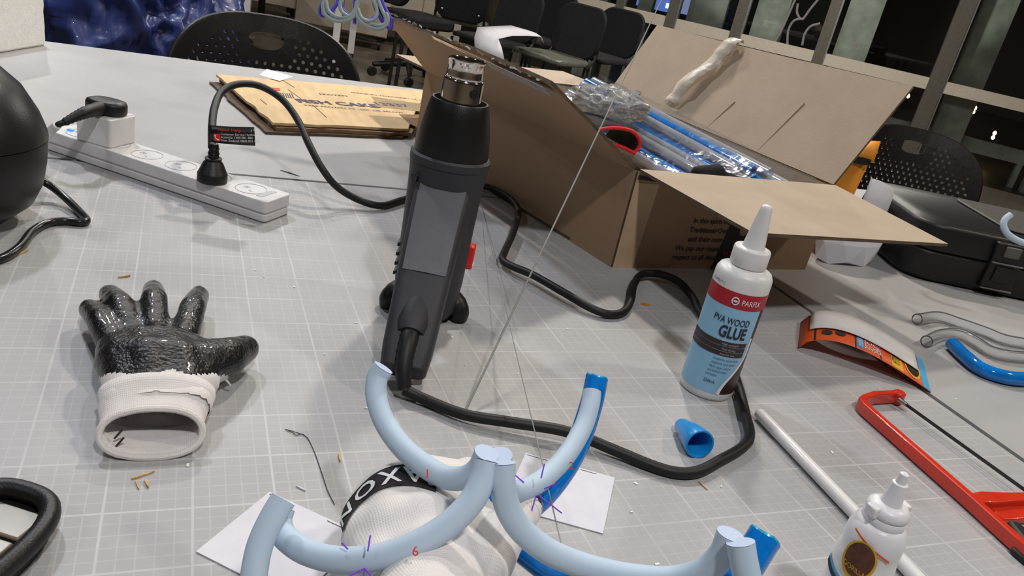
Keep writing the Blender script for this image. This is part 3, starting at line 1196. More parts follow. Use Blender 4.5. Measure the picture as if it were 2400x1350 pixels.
# wrap-round help tag on the cord
tg = V(*pg) + V(0, 0, 0.050)
txd = (ginv.to_3x3() @ (RGT - V(0, 0, RGT.z) + V(0, 0, 0.13))).normalized()
tyd = V(0, 0, 1)
tnd = txd.cross(tyd).normalized()
tyd = tnd.cross(txd)
TW, TH = 0.0520, 0.0200
bm = new_bm()
cols = []
for i in range(13):
    s = i / 12
    c = tg + txd * (-0.004 + TW * s) + tnd * (0.0022 * math.sin(PI * s * 1.1)) + tnd * 0.005 * (1 - s)
    cols.append([c - tyd * 0.0002 * i, c + tyd * TH])
loft(bm, cols, cap=False, closed=False)
tagp = obj('help_tag', bm, mat('black_tag_film', (0.012, 0.012, 0.013), 0.32, var=0.1), cord, solid=0.0005)


def tag_text(nm, s, size, u, v, m):
    b = text_bm(s, size)
    for vv in b.verts:
        x = u + vv.co.x
        sN = x / TW
        vv.co = tg + txd * (-0.004 + x) + tyd * (v + vv.co.y) + tnd * (0.0022 * math.sin(PI * sN * 1.1) + 0.005 * (1 - sN) + 0.0006)
    return obj(nm, b, m, tagp, smooth=False)


tag_text('lettering', 'Need Help...', 0.0060, 0.0110, 0.0140, MAT['inkred'])
tag_text('lettering', 'Customer Service Hotline', 0.0037, 0.0140, 0.0095, MAT['inkwhite'])
tag_text('lettering', 'Australia: 1300 001 484', 0.0037, 0.0140, 0.0058, MAT['inkwhite'])
tag_text('lettering', 'New Zealand: 0800 001 484', 0.0037, 0.0140, 0.0020, MAT['inkwhite'])
bm = new_bm()
ic = tg + txd * 0.0055 + tyd * 0.0062 + tnd * 0.0058
vs = [bm.verts.new(ic + txd * x + tyd * y) for (x, y) in rrect(0.0080, 0.0088, 0.0012, 3)]
bm.faces.new(vs)
obj('phone_badge', bm, MAT['red'], tagp, smooth=False)
bm = new_bm()
hand_pts = [ic + txd * x + tyd * y + tnd * 0.0004 for (x, y) in ((-0.0018, 0.0028), (-0.0020, 0.0010), (-0.0012, -0.0010), (0.0004, -0.0024), (0.0022, -0.0028))]
tube(bm, catmull(hand_pts, 4), [0.0009 if i in (0, 1, 2, 3, 13, 14, 15, 16) else 0.0005 for i in range(17)], 6)
obj('phone_mark', bm, MAT['inkwhite'], tagp)

# ------------------------------------------------------------------ power strip
a, b = at(619, 525), at(110, 352)
sd = (b - a).normalized()
sn = V(-sd.y, sd.x, 0)
if sn.dot(FWD) < 0:
    sn = -sn
SLEN, SWID, SH = 0.335, 0.052, 0.0270
so = a
strip = thing('power_strip', 'long white power strip with sockets lying on the mat', 'power strip', so + sn * SWID / 2 + sd * SLEN / 2,
              math.atan2(sd.y, sd.x))


def sp(u, v, z):
    """u along from the near end, v across from the near edge: local coordinates of the strip"""
    return V(u - SLEN / 2, (v - SWID / 2) * (1 if sn.dot(V(-sd.y, sd.x, 0)) > 0 else -1), z)


def strip_part(nm, z0, z1, ins, m, par):
    b_ = new_bm()
    prism(b_, rrect(SLEN - 2 * ins, SWID - 2 * ins, 0.006, 4), z0, z1)
    return obj(nm, b_, m, par, bevel=0.0015, bseg=3)


strip_part('base', 0.0008, 0.0100, 0.0003, MAT['stripwhite'], strip)
strip_part('seam_band', 0.0100, 0.0118, 0.0016, MAT['stripwhite'], strip)
top = strip_part('top_shell', 0.0118, SH, 0.0, MAT['stripwhite'], strip)
ginfo = Matrix.Translation(strip.location) @ Matrix.Rotation(strip.rotation_euler.z, 4, 'Z')
sinv = ginfo.inverted()
for k in range(6):
    u = 0.040 + 0.052 * k
    c = sp(u, SWID / 2, SH)
    b_ = new_bm()
    rr = [c + V(0.0185 * math.cos(2 * PI * i / 40), 0.0185 * math.sin(2 * PI * i / 40), 0.0001) for i in range(41)]
    tube(b_, rr + [rr[1]], 0.0005, 6, cap=False)
    so_ = obj('socket_ring', b_, mat('socket_groove', (0.46, 0.46, 0.46), 0.6, var=0.05) if k == 0 else bpy.data.materials['socket_groove'], top)
    for ang in (PI / 2 + 0.5, -PI / 2 + 0.5 + 0.6, 0.0):
        b_ = new_bm()
        q = c + V(0.0075 * math.cos(ang), 0.0075 * math.sin(ang), 0.0001)
        R = Matrix.Rotation(ang + (0.5 if ang else 0), 3, 'Z')
        box(b_, q, (0.0060, 0.0017, 0.0006), R)
        obj('socket_slot', b_, bpy.data.materials['socket_groove'], so_, smooth=False)
b_ = new_bm()
box(b_, sp(0.018, SWID / 2, SH + 0.0001), (0.008, 0.030, 0.0006))
obj('rating_plate', b_, bpy.data.materials['socket_groove'], top, smooth=False)
b_ = new_bm()
box(b_, sp(SLEN - 0.020, SWID / 2 - 0.004, SH + 0.0006), (0.008, 0.006, 0.003))
obj('lit_switch', b_, MAT['blueled'], top, smooth=False, bevel=0.001)
# the strip's own flex leaving at the far end
b_ = new_bm()
tube(b_, catmull([sp(SLEN - 0.004, SWID / 2, 0.014), sp(SLEN + 0.04, SWID / 2 - 0.012, 0.012), sp(SLEN + 0.10, SWID / 2 - 0.05, 0.006), sp(SLEN + 0.2, SWID / 2 - 0.06, 0.005)], 6), 0.0042, 10)
obj('flex', b_, MAT['stripwhite'], strip)

# white adaptor block sitting on the strip, black plug on it
ad = thing('plug_adaptor', 'white block adaptor plugged into the far end of the power strip', 'adaptor',
           ginfo @ sp(0.262, SWID / 2 + 0.001, SH), strip.rotation_euler.z + 0.10)
bm = new_bm()
prism(bm, rrect(0.050, 0.048, 0.004, 4), 0.0, 0.036)
obj('block', bm, MAT['white'], ad, bevel=0.0015)
bm = new_bm()
prism(bm, rrect(0.046, 0.044, 0.003, 3), 0.036, 0.0368)
obj('face_plate', bm, MAT['white'], ad)
ptop = ad.location + V(0, 0, 0.0368)
bp_ = thing('cord_plug', 'black moulded plug with white sleeved lead on top of the white adaptor', 'plug', ptop, strip.rotation_euler.z + 0.2)
bm = new_bm()
rings = []
for z, k in ((0, 0.94), (0.003, 1.0), (0.012, 1.0), (0.0155, 0.93), (0.017, 0.75)):
    rings.append([V(0.025 * k * math.copysign(abs(math.cos(t)) ** 0.8, math.cos(t)), 0.0175 * k * math.copysign(abs(math.sin(t)) ** 0.8, math.sin(t)), z)
                  for t in [2 * PI * i / 32 for i in range(32)]])
loft(bm, rings)
obj('plug_body', bm, MAT['dark'], bp_, angle=60)
bm_inv = (Matrix.Translation(ptop) @ Matrix.Rotation(strip.rotation_euler.z + 0.2, 4, 'Z')).inverted()
pz = ptop.z
lead = [V(0, 0, 0.008), bm_inv @ at(205, 262, pz + 0.010), bm_inv @ at(178, 273, pz + 0.006), bm_inv @ at(150, 287, pz + 0.0)]
bm = new_bm()
cc = catmull(lead, 6)
tube(bm, cc, [0.0085 - 0.0045 * i / (len(cc) - 1) + (0.0008 if i % 2 else 0) for i in range(len(cc))], 14)
obj('strain_relief', bm, MAT['rubber'], bp_)
bm = new_bm()
cc = catmull([bm_inv @ at(152, 286, pz), bm_inv @ at(135, 293, pz - 0.004), bm_inv @ at(118, 308, pz - 0.014), bm_inv @ at(100, 328, pz - 0.024)], 5)
tube(bm, cc, 0.0036, 10)
obj('black_lead', bm, MAT['rubber'], bp_)
bm = new_bm()
cc = catmull([bm_inv @ at(134, 293.5, pz - 0.004), bm_inv @ at(118, 308, pz - 0.014), bm_inv @ at(95, 332, pz - 0.028), bm_inv @ at(72, 352, pz - 0.045), bm_inv @ at(20, 385, 0.006)], 6)
tube(bm, cc, 0.0052, 10)
obj('white_sleeve', bm, MAT['white'], bp_)

# ------------------------------------------------------------------ black domed appliance at the left edge
dc = at(-128, 505, 0.0)
dome = thing('domed_appliance', 'black domed plastic appliance cut off by the left edge', 'appliance', (dc.x, dc.y, 0))
bm = new_bm()
lathe(bm, [(0.030, 0.0), (0.045, 0.001), (0.062, 0.008), (0.078, 0.022), (0.086, 0.040), (0.0895, 0.062), (0.091, 0.086), (0.0905, 0.087), (0.04, 0.087)], 56)
obj('lower_shell', bm, MAT['dark'], dome, angle=50)
bm = new_bm()
lathe(bm, [(0.04, 0.0875), (0.0905, 0.0875), (0.0915, 0.0885), (0.0905, 0.094), (0.084, 0.112), (0.070, 0.136), (0.050, 0.155), (0.026, 0.166), (0.004, 0.169)], 56)
obj('lid', bm, mat('satin_black', (0.013, 0.013, 0.0145), 0.36, bump=0.1, bscale=700, var=0.1), dome, angle=50)
di = Matrix.Translation((dc.x, dc.y, 0)).inverted()
bm = new_bm()
tube(bm, catmull([di @ at(40, 400, 0.030), di @ at(75, 412, 0.026), di @ at(120, 437, 0.016), di @ at(160, 470, 0.008), di @ at(193, 503, 0.0045), di @ at(203, 517, 0.0045),
                  di @ at(188, 521, 0.0045), di @ at(150, 518, 0.0045), di @ at(110, 523, 0.0045), di @ at(75, 543, 0.0045), di @ at(45, 580, 0.0045), di @ at(0, 607, 0.0045), di @ at(-60, 615, 0.0045)], 7),
     0.0042, 10)
obj('power_cord', bm, mat('glossy_cable', (0.015, 0.015, 0.016), 0.25, var=0.1), dome)

# ------------------------------------------------------------------ black rimmed thing in the near left corner
vc = at(-120, 1350, 0.0)
vis = thing('rimmed_tray', 'black rimmed tray with tan panels cut off in the near left corner', 'tray', (vc.x, vc.y, 0), -0.55)
bm = new_bm()
rim = [V(0.030 * math.copysign(abs(math.cos(t)) ** 0.72, math.cos(t)), 0.056 * math.copysign(abs(math.sin(t)) ** 0.72, math.sin(t)), 0.014) for t in [2 * PI * i / 48 for i in range(48)]]
tube(bm, rim + rim[:2], 0.0058, 12, cap=False)
obj('rim', bm, MAT['dark'], vis)
bm = new_bm()
prism(bm, [(p.x, p.y) for p in rim], 0.0, 0.008)
obj('base', bm, MAT['dark'], vis)
for k in range(4):
    bm = new_bm()
    box(bm, (0.0, -0.036 + 0.024 * k, 0.0095), (0.038, 0.021, 0.003))
    obj('panel', bm, MAT['beige'], vis, bevel=0.001)
# ------------------------------------------------------------------ open cardboard box
BH = 0.132
bA, bB, bC, bD = V(0.616, 0.378, 0), V(0.972, 0.412, 0), V(0.885, 0.990, 0), V(0.475, 0.900, 0)
UP = V(0, 0, BH)
cbox = thing('cardboard_box', 'large open cardboard box with raised flaps, full of tubes', 'box', ((bA + bC) / 2))
ci = Matrix.Translation(-(bA + bC) / 2)


def cb(p):
    return ci @ Vector(p)


T = 0.004


def board(nm, quad, m_out, m_in=None, par=cbox, t=T, nx=1, ny=1, warp=None):
    """corrugated board: quad of four points, subdivided and gently warped"""
    q = [Vector(p) for p in quad]
    n = (q[1] - q[0]).cross(q[3] - q[0]).normalized()
    b_ = new_bm()
    lay = []
    for side in (-1, 1):
        g = []
        for j in range(ny + 1):
            v = j / ny
            row = []
            for i in range(nx + 1):
                u = i / nx
                p = q[0].lerp(q[1], u).lerp(q[3].lerp(q[2], u), v)
                w = warp(u, v) if warp else 0.0
                row.append(b_.verts.new(cb(p + n * (side * t / 2 + w))))
            g.append(row)
        lay.append(g)
    for s, g in enumerate(lay):
        for j in range(ny):
            for i in range(nx):
                f = (g[j][i], g[j][i + 1], g[j + 1][i + 1], g[j + 1][i])
                fc = b_.faces.new(f if s else f[::-1])
                fc.material_index = s
    a_, c_ = lay
    bd = [(0, i) for i in range(nx + 1)] + [(j, nx) for j in range(1, ny + 1)] + [(ny, i) for i in range(nx - 1, -1, -1)] + [(j, 0) for j in range(ny - 1, 0, -1)]
    for k in range(len(bd)):
        (j0, i0), (j1, i1) = bd[k], bd[(k + 1) % len(bd)]
        fc = b_.faces.new((a_[j0][i0], a_[j1][i1], c_[j1][i1], c_[j0][i0]))
        fc.material_index = 2
    me = bpy.data.meshes.new(nm)
    b_.normal_update()
    b_.to_mesh(me)
    b_.free()
    for m in (m_out, m_in or m_out, MAT['kraftdark']):
        me.materials.append(m)
    o = bpy.data.objects.new(nm, me)
    COL.objects.link(o)
    o.parent = par
    for p in me.polygons:
        p.use_smooth = p.material_index != 2
    me.set_sharp_from_angle(angle=math.radians(30))
    return o


K, KI = MAT['kraft'], MAT['kraftin']
board('bottom_panel', [bA + V(0, 0, .003), bB + V(0, 0, .003), bC + V(0, 0, .003), bD + V(0, 0, .003)], K, KI)
wl = board('long_wall', [bA, bD, bD + UP, bA + UP], K, KI, nx=6, ny=2, warp=lambda u, v: 0.004 * math.sin(PI * u))
board('long_wall', [bB, bC, bC + UP, bB + UP], KI, K)
wf = board('end_wall', [bA, bB, bB + UP, bA + UP], KI, K)
board('end_wall', [bD, bC, bC + UP, bD + UP], K, KI)
# flaps
fl_near, fl_far = V(0.452, 0.334, 0.228), V(0.384, 0.875, 0.221)
lf = board('flap', [bA + UP + V(-.001, .004, .002), bD + UP + V(-.001, 0, .002), fl_far, fl_near], K, KI, nx=14, ny=5,
           warp=lambda u, v: 0.004 * math.sin(4 * u + 1) * v + 0.003 * v * noise.noise(V(u * 9, v * 3, 2)))
lf['label'] = 'left flap of the box, torn along its top edge'
rf = board('flap', [bB + UP + V(.001, .004, .002), bC + UP + V(.001, 0, .002), V(0.961, 1.001, 0.273), V(1.060, 0.424, 0.289)],
           MAT['kraftin'], mat('pinkish_board', (0.34, 0.272, 0.240), 0.85, var=0.04, vscale=14), nx=8, ny=4,
           warp=lambda u, v: 0.004 * math.sin(3 * u) * v)
nf = board('flap', [bA + UP + V(.002, -.002, .002), bB + UP + V(-.002, -.002, .002), V(0.992, 0.216, 0.123), V(0.640, 0.166, 0.134)], KI,
           mat('tan_board', (0.50, 0.375, 0.245), 0.85, var=0.03, vscale=14, bump=0.08, bscale=250), nx=6, ny=4)
board('flap', [bD + UP + V(0, .002, .002), bC + UP + V(0, .002, .002), bC + UP + V(-0.035, 0.165, 0.0), bD + UP + V(-0.02, 0.155, -0.004)], MAT['tape'], KI, nx=4, ny=2)

# torn lip fibres along the top of the left flap
for k in range(26):
    u = 0.06 + 0.90 * k / 25 + random.uniform(-.01, .01)
    p = fl_near.lerp(fl_far, u)
    b_ = new_bm()
    L = random.uniform(0.008, 0.026)
    dirn = (fl_far - fl_near).normalized() * random.choice((-1, 1))
    outv = V(-0.5, -0.1, 0.85)
    pts = [p, p + dirn * L * 0.6 + outv * random.uniform(.0, .003), p + dirn * L + outv * random.uniform(-.002, .005)]
    rings = [[cb(q + V(0, 0, h)) for h in (-.0012 * s, .0012 * s)] for q, s in zip(pts, (1, .8, .2))]
    loft(b_, rings, cap=False, closed=False)
    obj('torn_fibre', b_, MAT['kraft'] if k % 3 else MAT['paper'], lf, solid=0.0004, smooth=False)
# grey torn tape near the box corner of the left flap
hA = bA + UP
qn = (fl_near - hA)
for (u0, u1, v0, v1, m_) in ((0.02, 0.30, 0.90, 1.0, 'paper'), (0.20, 0.62, 0.955, 1.0, 'tape')):
    a0 = hA.lerp(bD + UP, u0) * (1 - v0) + fl_near.lerp(fl_far, u0) * v0
    a1 = hA.lerp(bD + UP, u1) * (1 - v0) + fl_near.lerp(fl_far, u1) * v0
    a2 = fl_near.lerp(fl_far, u1)
    a3 = fl_near.lerp(fl_far, u0)
    off = V(-0.4, -0.1, -0.8) * 0.0055
    b_ = new_bm()
    vs = [b_.verts.new(cb(p + off)) for p in (a0, a1, a2, a3)]
    b_.faces.new(vs)
    obj('tape_strip', b_, MAT[m_] if m_ == 'tape' else mat('grey_tape', (0.34, 0.32, 0.31), 0.5, var=0.2, vscale=60), lf, solid=0.0006, smooth=False)
# pale tape strip on the far end of that flap
b_ = new_bm()
slab(b_, [cb(dp(958, 107, 1.33)), cb(dp(966, 105, 1.33)), cb(dp(1036, 172, 1.36)), cb(dp(1024, 172, 1.36))], 0.0006)
obj('tape_strip', b_, MAT['tape'], lf, smooth=False)
# milky peeling tape on the raised right flap
b_ = new_bm()
rh0, rh1 = bB + UP, bC + UP
rt0, rt1 = V(1.060, 0.424, 0.289), V(0.961, 1.001, 0.273)


def rfp(u, v, off):
    p = rh0.lerp(rh1, u).lerp(rt0.lerp(rt1, u), v)
    nn = (rh1 - rh0).cross(rt0 - rh0).normalized()
    if nn.dot(CAM - p) < 0:
        nn = -nn
    return p + nn * off


tape_path = [(0.60, 1.02, 0.002, .55), (0.62, 1.03, 0.009, 1.0), (0.62, 0.93, 0.016, 1.0), (0.63, 0.80, 0.013, .9), (0.64, 0.66, 0.011, 1.05), (0.66, 0.50, 0.018, 1.1),
             (0.67, 0.36, 0.020, .9), (0.68, 0.24, 0.012, .85), (0.69, 0.13, 0.008, .8)]
sm_ = catmull([V(u, v, o) for (u, v, o, w) in tape_path], 4)
rows = []
for i, q in enumerate(sm_):
    w = 0.042 * (0.9 + 0.2 * noise.noise(V(i * .35, 3, 1)))
    if i < 3:
        w *= 0.35 + 0.2 * i
    rows.append([cb(rfp(q.x - w * 0.8, q.y, q.z + 0.004 * noise.noise(V(i * .5, 1, 1)))), cb(rfp(q.x, q.y, q.z + 0.003 + 0.004 * noise.noise(V(i * .5, 7, 1)))),
                 cb(rfp(q.x + w * 0.8, q.y, q.z * 0.8))])
loft(b_, rows, cap=False, closed=False)
obj('peeling_tape', b_, mat('milky_tape', (0.66, 0.60, 0.50), 0.35, trans=0.15, var=0.08, vscale=60), rf, solid=0.0008, angle=80)
# slot lines scored in the flap
for u in (0.28, 0.50):
    b_ = new_bm()
    tube(b_, [cb(rfp(u, 0.02, 0.0012)), cb(rfp(u - 0.03, 0.60 if u < .4 else 0.4, 0.0012))], 0.0007, 6)
    obj('score_line', b_, MAT['crease'], rf)
# corner slot and printed panel on the near end wall
exb = (bB - bA).normalized()
nout = V(exb.y, -exb.x, 0)


def ew(u, z, off=0.0):
    return cb(bA + exb * u + nout * (T / 2 + off) + V(0, 0, z))


b_ = new_bm()
slab(b_, [ew(0.002, 0.123, .0006), ew(0.036, 0.121, .0006), ew(0.036, 0.126, .0006), ew(0.002, 0.128, .0006)], 0.0006)
obj('slot_mark', b_, MAT['ink'], wf, smooth=False)
b_ = new_bm()
slab(b_, [ew(0.168, 0.0, .0006), ew(0.252, 0.0, .0006), ew(0.252, 0.128, .0006), ew(0.190, 0.128, .0006)], 0.0006)
bp2 = obj('black_panel', b_, MAT['ink'], wf, smooth=False)
for (u, z) in ((0.208, 0.060), (0.204, 0.036)):
    b_ = new_bm()
    c = ew(u, z, 0.0012)
    vs = [b_.verts.new(c + exb * 0.0085 * math.cos(2 * PI * i / 24) + V(0, 0, 0.0085 * math.sin(2 * PI * i / 24))) for i in range(24)]
    b_.faces.new(vs)
    obj('printed_badge', b_, MAT['kraftin'], bp2, smooth=False)
for i, (s, u) in enumerate((('In this spirit we', 0.112), ('Traditional Owners', 0.110), ('and their connec', 0.112), ('We pay our respects', 0.094), ('respect to all Abori', 0.093))):
    text_on('lettering', s, 0.0105, ew(u, 0.068 - 0.0135 * i, 0.0006), exb, (0, 0, 1), MAT['ink'], wf, bold=0.0002)
text_on('lettering', 'NET', 0.009, ew(0.181, 0.022, 0.0014), exb, (0, 0, 1), MAT['inkred'], bp2)
# clear tape band down the near corner
b_ = new_bm()
slab(b_, [ew(0.0, 0.0, .0004), ew(0.032, 0.0, .0004), ew(0.038, 0.118, .0004), ew(0.0, 0.118, .0004)], 0.0004)
obj('tape_strip', b_, mat('amber_tape', (0.50, 0.36, 0.23), 0.3, var=0.05), wf, smooth=False)


# ------------------------------------------------------------------ what lies in the box
def box_pt(u, v, z):
    """u across from the left wall (0..1), v from the near end (0..1)"""
    return bA.lerp(bB, u).lerp(bD.lerp(bC, u), v) + V(0, 0, z)


# kraft paper padding
b_ = new_bm()
rows = []
for j in range(9):
    rows.append([box_pt(0.06 + 0.88 * i / 8, 0.03 + 0.94 * j / 8, 0.045 + 0.030 * (1 - j / 8) * (1 - abs(i / 8 - .4)) + 0.012 * noise.noise(V(i * .7, j * .7, 3))) for i in range(9)])
loft(b_, rows, cap=False, closed=False)
tag(obj('packing_paper', b_, mat('kraft_paper', (0.46, 0.32, 0.185), 0.8, var=0.08, vscale=20, bump=0.3, bscale=90), solid=0.001, angle=80),
    'crumpled brown packing paper lining the cardboard box', 'paper')

tubes_in = []
rows_t = [
    # u near, v near, z near, u far, v far, z far, kind
    (0.50, 0.13, 0.088, 0.50, 0.86, 0.112, 'c'), (0.55, 0.10, 0.090, 0.56, 0.90, 0.114, 'b'), (0.60, 0.09, 0.092, 0.61, 0.88, 0.116, 'c'),
    (0.65, 0.07, 0.092, 0.66, 0.92, 0.118, 'b'), (0.70, 0.08, 0.094, 0.71, 0.90, 0.118, 'c'), (0.75, 0.06, 0.096, 0.76, 0.94, 0.120, 'b'),
    (0.80, 0.06, 0.098, 0.81, 0.92, 0.120, 'c'), (0.85, 0.05, 0.100, 0.86, 0.94, 0.124, 'b'), (0.90, 0.05, 0.102, 0.91, 0.93, 0.124, 'c'),
    (0.58, 0.16, 0.106, 0.58, 0.84, 0.130, 'c'), (0.63, 0.12, 0.108, 0.635, 0.88, 0.132, 'c'), (0.68, 0.12, 0.108, 0.685, 0.90, 0.134, 'b'),
    (0.73, 0.10, 0.110, 0.735, 0.91, 0.134, 'c'), (0.78, 0.10, 0.112, 0.785, 0.96, 0.138, 'b'), (0.83, 0.08, 0.114, 0.835, 0.93, 0.138, 'c'),
    (0.88, 0.08, 0.116, 0.885, 0.95, 0.142, 'c'), (0.70, 0.15, 0.124, 0.70, 0.88, 0.150, 'c'), (0.76, 0.13, 0.126, 0.76, 0.92, 0.152, 'b'), (0.82, 0.11, 0.128, 0.82, 0.94, 0.154, 'c'),
]
R_T = 0.0078
order = sorted(range(len(rows_t)), key=lambda k: rows_t[k][0])
rank_c = {k: i for i, k in enumerate([k for k in order if rows_t[k][6] == 'c'])}
rank_b = {k: i for i, k in enumerate([k for k in order if rows_t[k][6] == 'b'])}
ORD = ['first', 'second', 'third', 'fourth', 'fifth', 'sixth', 'seventh', 'eighth', 'ninth', 'tenth', 'eleventh', 'twelfth', 'thirteenth']
for k, (u0, v0, z0, u1, v1, z1, kd) in enumerate(rows_t):
    a_, b2 = box_pt(u0, v0, z0), box_pt(u1, v1, z1)
    lb = ('%s clear plastic tube from the left in the box bundle' % ORD[rank_c[k]]) if kd == 'c' else ('%s blue plastic tube from the left in the box bundle' % ORD[rank_b[k]])
    t = thing('plastic_tube', lb, 'tube', a_, group='tubes in the cardboard box')
    dd = b2 - a_
    b_ = new_bm()
    # hollow: outer skin, rim, inner skin
    tt = dd.normalized()
    uu, ww = frame_of(tt, V(0, 0, 1))
    rings = []
    for (s, r) in ((0, R_T), (1, R_T), (1, R_T * 0.78), (0, R_T * 0.78), (0, R_T)):
        rings.append([dd * s + (uu * math.cos(2 * PI * i / 16) + ww * math.sin(2 * PI * i / 16)) * r for i in range(16)])
    loft(b_, rings, cap=False)
    obj('wall', b_, MAT['cleartube'] if kd == 'c' else MAT['bluetube'], t, angle=50)
    b_ = new_bm()
    rr = [dd + (uu * math.cos(2 * PI * i / 16) + ww * math.sin(2 * PI * i / 16)) * R_T * 0.92 for i in range(17)]
    tube(b_, rr + [rr[1]], 0.0009, 6, cap=False)
    obj('cut_rim', b_, MAT['cyancut'] if kd == 'b' else MAT['cleartube'], t)

# loose clear film wrapped over the bundle
def film_mat():
    m = bpy.data.materials.new('clear_film')
    m.use_nodes = True
    nt = m.node_tree
    nt.nodes.remove(nt.nodes['Principled BSDF'])
    out = nt.nodes['Material Output']
    tr = nt.nodes.new('ShaderNodeBsdfTransparent')
    tr.inputs[0].default_value = (0.95, 0.96, 0.97, 1)
    gl_ = nt.nodes.new('ShaderNodeBsdfGlossy')
    gl_.inputs['Roughness'].default_value = 0.16
    tc = nt.nodes.new('ShaderNodeTexCoord')
    nz2 = nt.nodes.new('ShaderNodeTexNoise')
    nz2.inputs['Scale'].default_value = 55
    bp3 = nt.nodes.new('ShaderNodeBump')
    bp3.inputs['Strength'].default_value = 0.6
    bp3.inputs['Distance'].default_value = 0.003
    nt.links.new(tc.outputs['Object'], nz2.inputs['Vector'])
    nt.links.new(nz2.outputs['Fac'], bp3.inputs['Height'])
    nt.links.new(bp3.outputs['Normal'], gl_.inputs['Normal'])
    mx = nt.nodes.new('ShaderNodeMixShader')
    mx.inputs[0].default_value = 0.11
    nt.links.new(tr.outputs[0], mx.inputs[1])
    nt.links.new(gl_.outputs[0], mx.inputs[2])
    nt.links.new(mx.outputs[0], out.inputs['Surface'])
    return m


b_ = new_bm()
rows = []
prof_u = [(0.475, 0.085), (0.485, 0.105), (0.53, 0.112), (0.575, 0.130), (0.62, 0.132), (0.665, 0.142), (0.70, 0.150), (0.74, 0.152), (0.78, 0.154), (0.82, 0.156), (0.86, 0.146), (0.905, 0.132), (0.93, 0.110)]
for j in range(30):
    v_ = 0.06 + 0.86 * j / 29
    rows.append([box_pt(u_, v_, z_ - 0.012 + 0.026 * v_ + 0.0022 * noise.noise(V(u_ * 60, v_ * 30, 2)) + 0.002) for (u_, z_) in prof_u])
loft(b_, rows, cap=False, closed=False)
tag(obj('plastic_film', b_, film_mat(), angle=180), 'shiny clear plastic film wrapped over the bundle of tubes', 'film')

# crumpled clear bag on top of the tubes
b_ = new_bm()
bmesh.ops.create_icosphere(b_, subdivisions=5, radius=1.0)
cbg = box_pt(0.50, 0.55, 0.155)
for v in b_.verts:
    n_ = v.co.copy()
    q = n_ * 2.2
    k = 0.82 + 0.30 * (1 - abs(noise.noise(q)) * 2) * 0.6 + 0.14 * (1 - abs(noise.noise(q * 2.7)) * 2)
    if n_.z > 0.25:
        k += 0.35 * max(0, noise.noise(V(n_.x * 2.6, n_.y * 2.6, 4)))
    v.co = cbg + V(n_.x * 0.062 * k, n_.y * 0.062 * k, n_.z * 0.027 * k)
tag(obj('plastic_bag', b_, MAT['bag'], angle=80), 'crumpled clear plastic bag lying on the tubes in the box', 'bag')

# black pouch with red piping
po = box_pt(0.33, 0.42, 0.120)
pch = thing('fabric_pouch', 'black fabric pouch with red piping inside the cardboard box', 'pouch', po)
b_ = new_bm()
rows = []
exx, eyy = (bB - bA).normalized(), V(-exb.y, exb.x, 0)
prof = [(-0.055, 0.0), (-0.03, 0.016), (0.0, 0.022), (0.03, 0.020), (0.047, 0.010), (0.052, -0.002), (0.046, -0.012)]
for w in (-0.035, -0.01, 0.02, 0.05):
    rows.append([exx * x + eyy * w + V(0, 0, z) for (x, z) in prof])
loft(b_, rows, cap=False, closed=False)
obj('panel', b_, MAT['fabric'], pch, solid=0.004, angle=80)
b_ = new_bm()
tube(b_, catmull([exx * x + eyy * -0.036 + V(0, 0, z) for (x, z) in prof], 5), 0.0028, 8)
obj('piping', b_, MAT['redtrim'], pch)
b_ = new_bm()
tube(b_, catmull([exx * x + eyy * -0.038 + V(0, 0, z) for (x, z) in ((-0.045, -0.018), (-0.02, -0.006), (0.01, -0.004), (0.035, -0.010), (0.046, -0.014))], 5), 0.0028, 8)
obj('piping', b_, MAT['redtrim'], pch)
# black glove-like item near the front of the box
b_ = new_bm()
p0 = box_pt(0.52, 0.10, 0.118)
capsules(b_, [(p0 + exx * -0.035 + V(0, 0, 0.004), 0.010, p0 + exx * 0.0 + V(0, 0, 0.006), 0.013), (p0, 0.013, p0 + exx * 0.05 + eyy * -0.01 + V(0, 0, -0.006), 0.009)])
me_ = fuse(b_, 0.003, 4)
me_.materials.append(MAT['fabric'])
bo = bpy.data.objects.new('black_cloth', me_)
COL.objects.link(bo)
tag(bo, 'small folded black cloth at the near end of the tube bundle', 'cloth')
# dark grip sticking up at the far side of the box
b_ = new_bm()
p1 = box_pt(0.25, 0.70, 0.118)
capsules(b_, [(p1, 0.012, p1 + V(0.03, 0.0, 0.016), 0.010), (p1 + V(-0.03, 0.03, -0.004), 0.010, p1 + V(0.01, 0.02, 0.004), 0.009)])
me_ = fuse(b_, 0.003, 3)
me_.materials.append(MAT['dark'])
bo = bpy.data.objects.new('tool_grip', me_)
COL.objects.link(bo)
tag(bo, 'black plastic tool grip beside the crumpled clear bag', 'tool')

# ------------------------------------------------------------------ flattened printed cardboard behind the gun
fq = [at(507, 168, 0.022), at(1005, 214, 0.020), at(990, 305, 0.020), at(640, 283, 0.020)]
fcb = thing('flattened_carton', 'flattened tan carton with fish cake lettering behind the heat gun', 'carton', (0, 0, 0))
fq[1] = V(0.600, 1.330, 0.020)
fq[2] = V(0.470, 0.945, 0.020)


def layer(nm, q, z, t, m, jag=0.004, seed=0):
    b_ = new_bm()
    pts = []
    random.seed(seed)
    for k in range(4):
        a_, c_ = q[k], q[(k + 1) % 4]
        for i in range(10):
            p = a_.lerp(c_, i / 10)
            pts.append((p.x + random.uniform(-jag, jag) * (i > 0), p.y + random.uniform(-jag, jag) * (i > 0)))
    prism(b_, pts, z, z + t)
    return obj(nm, b_, m, fcb, smooth=False)


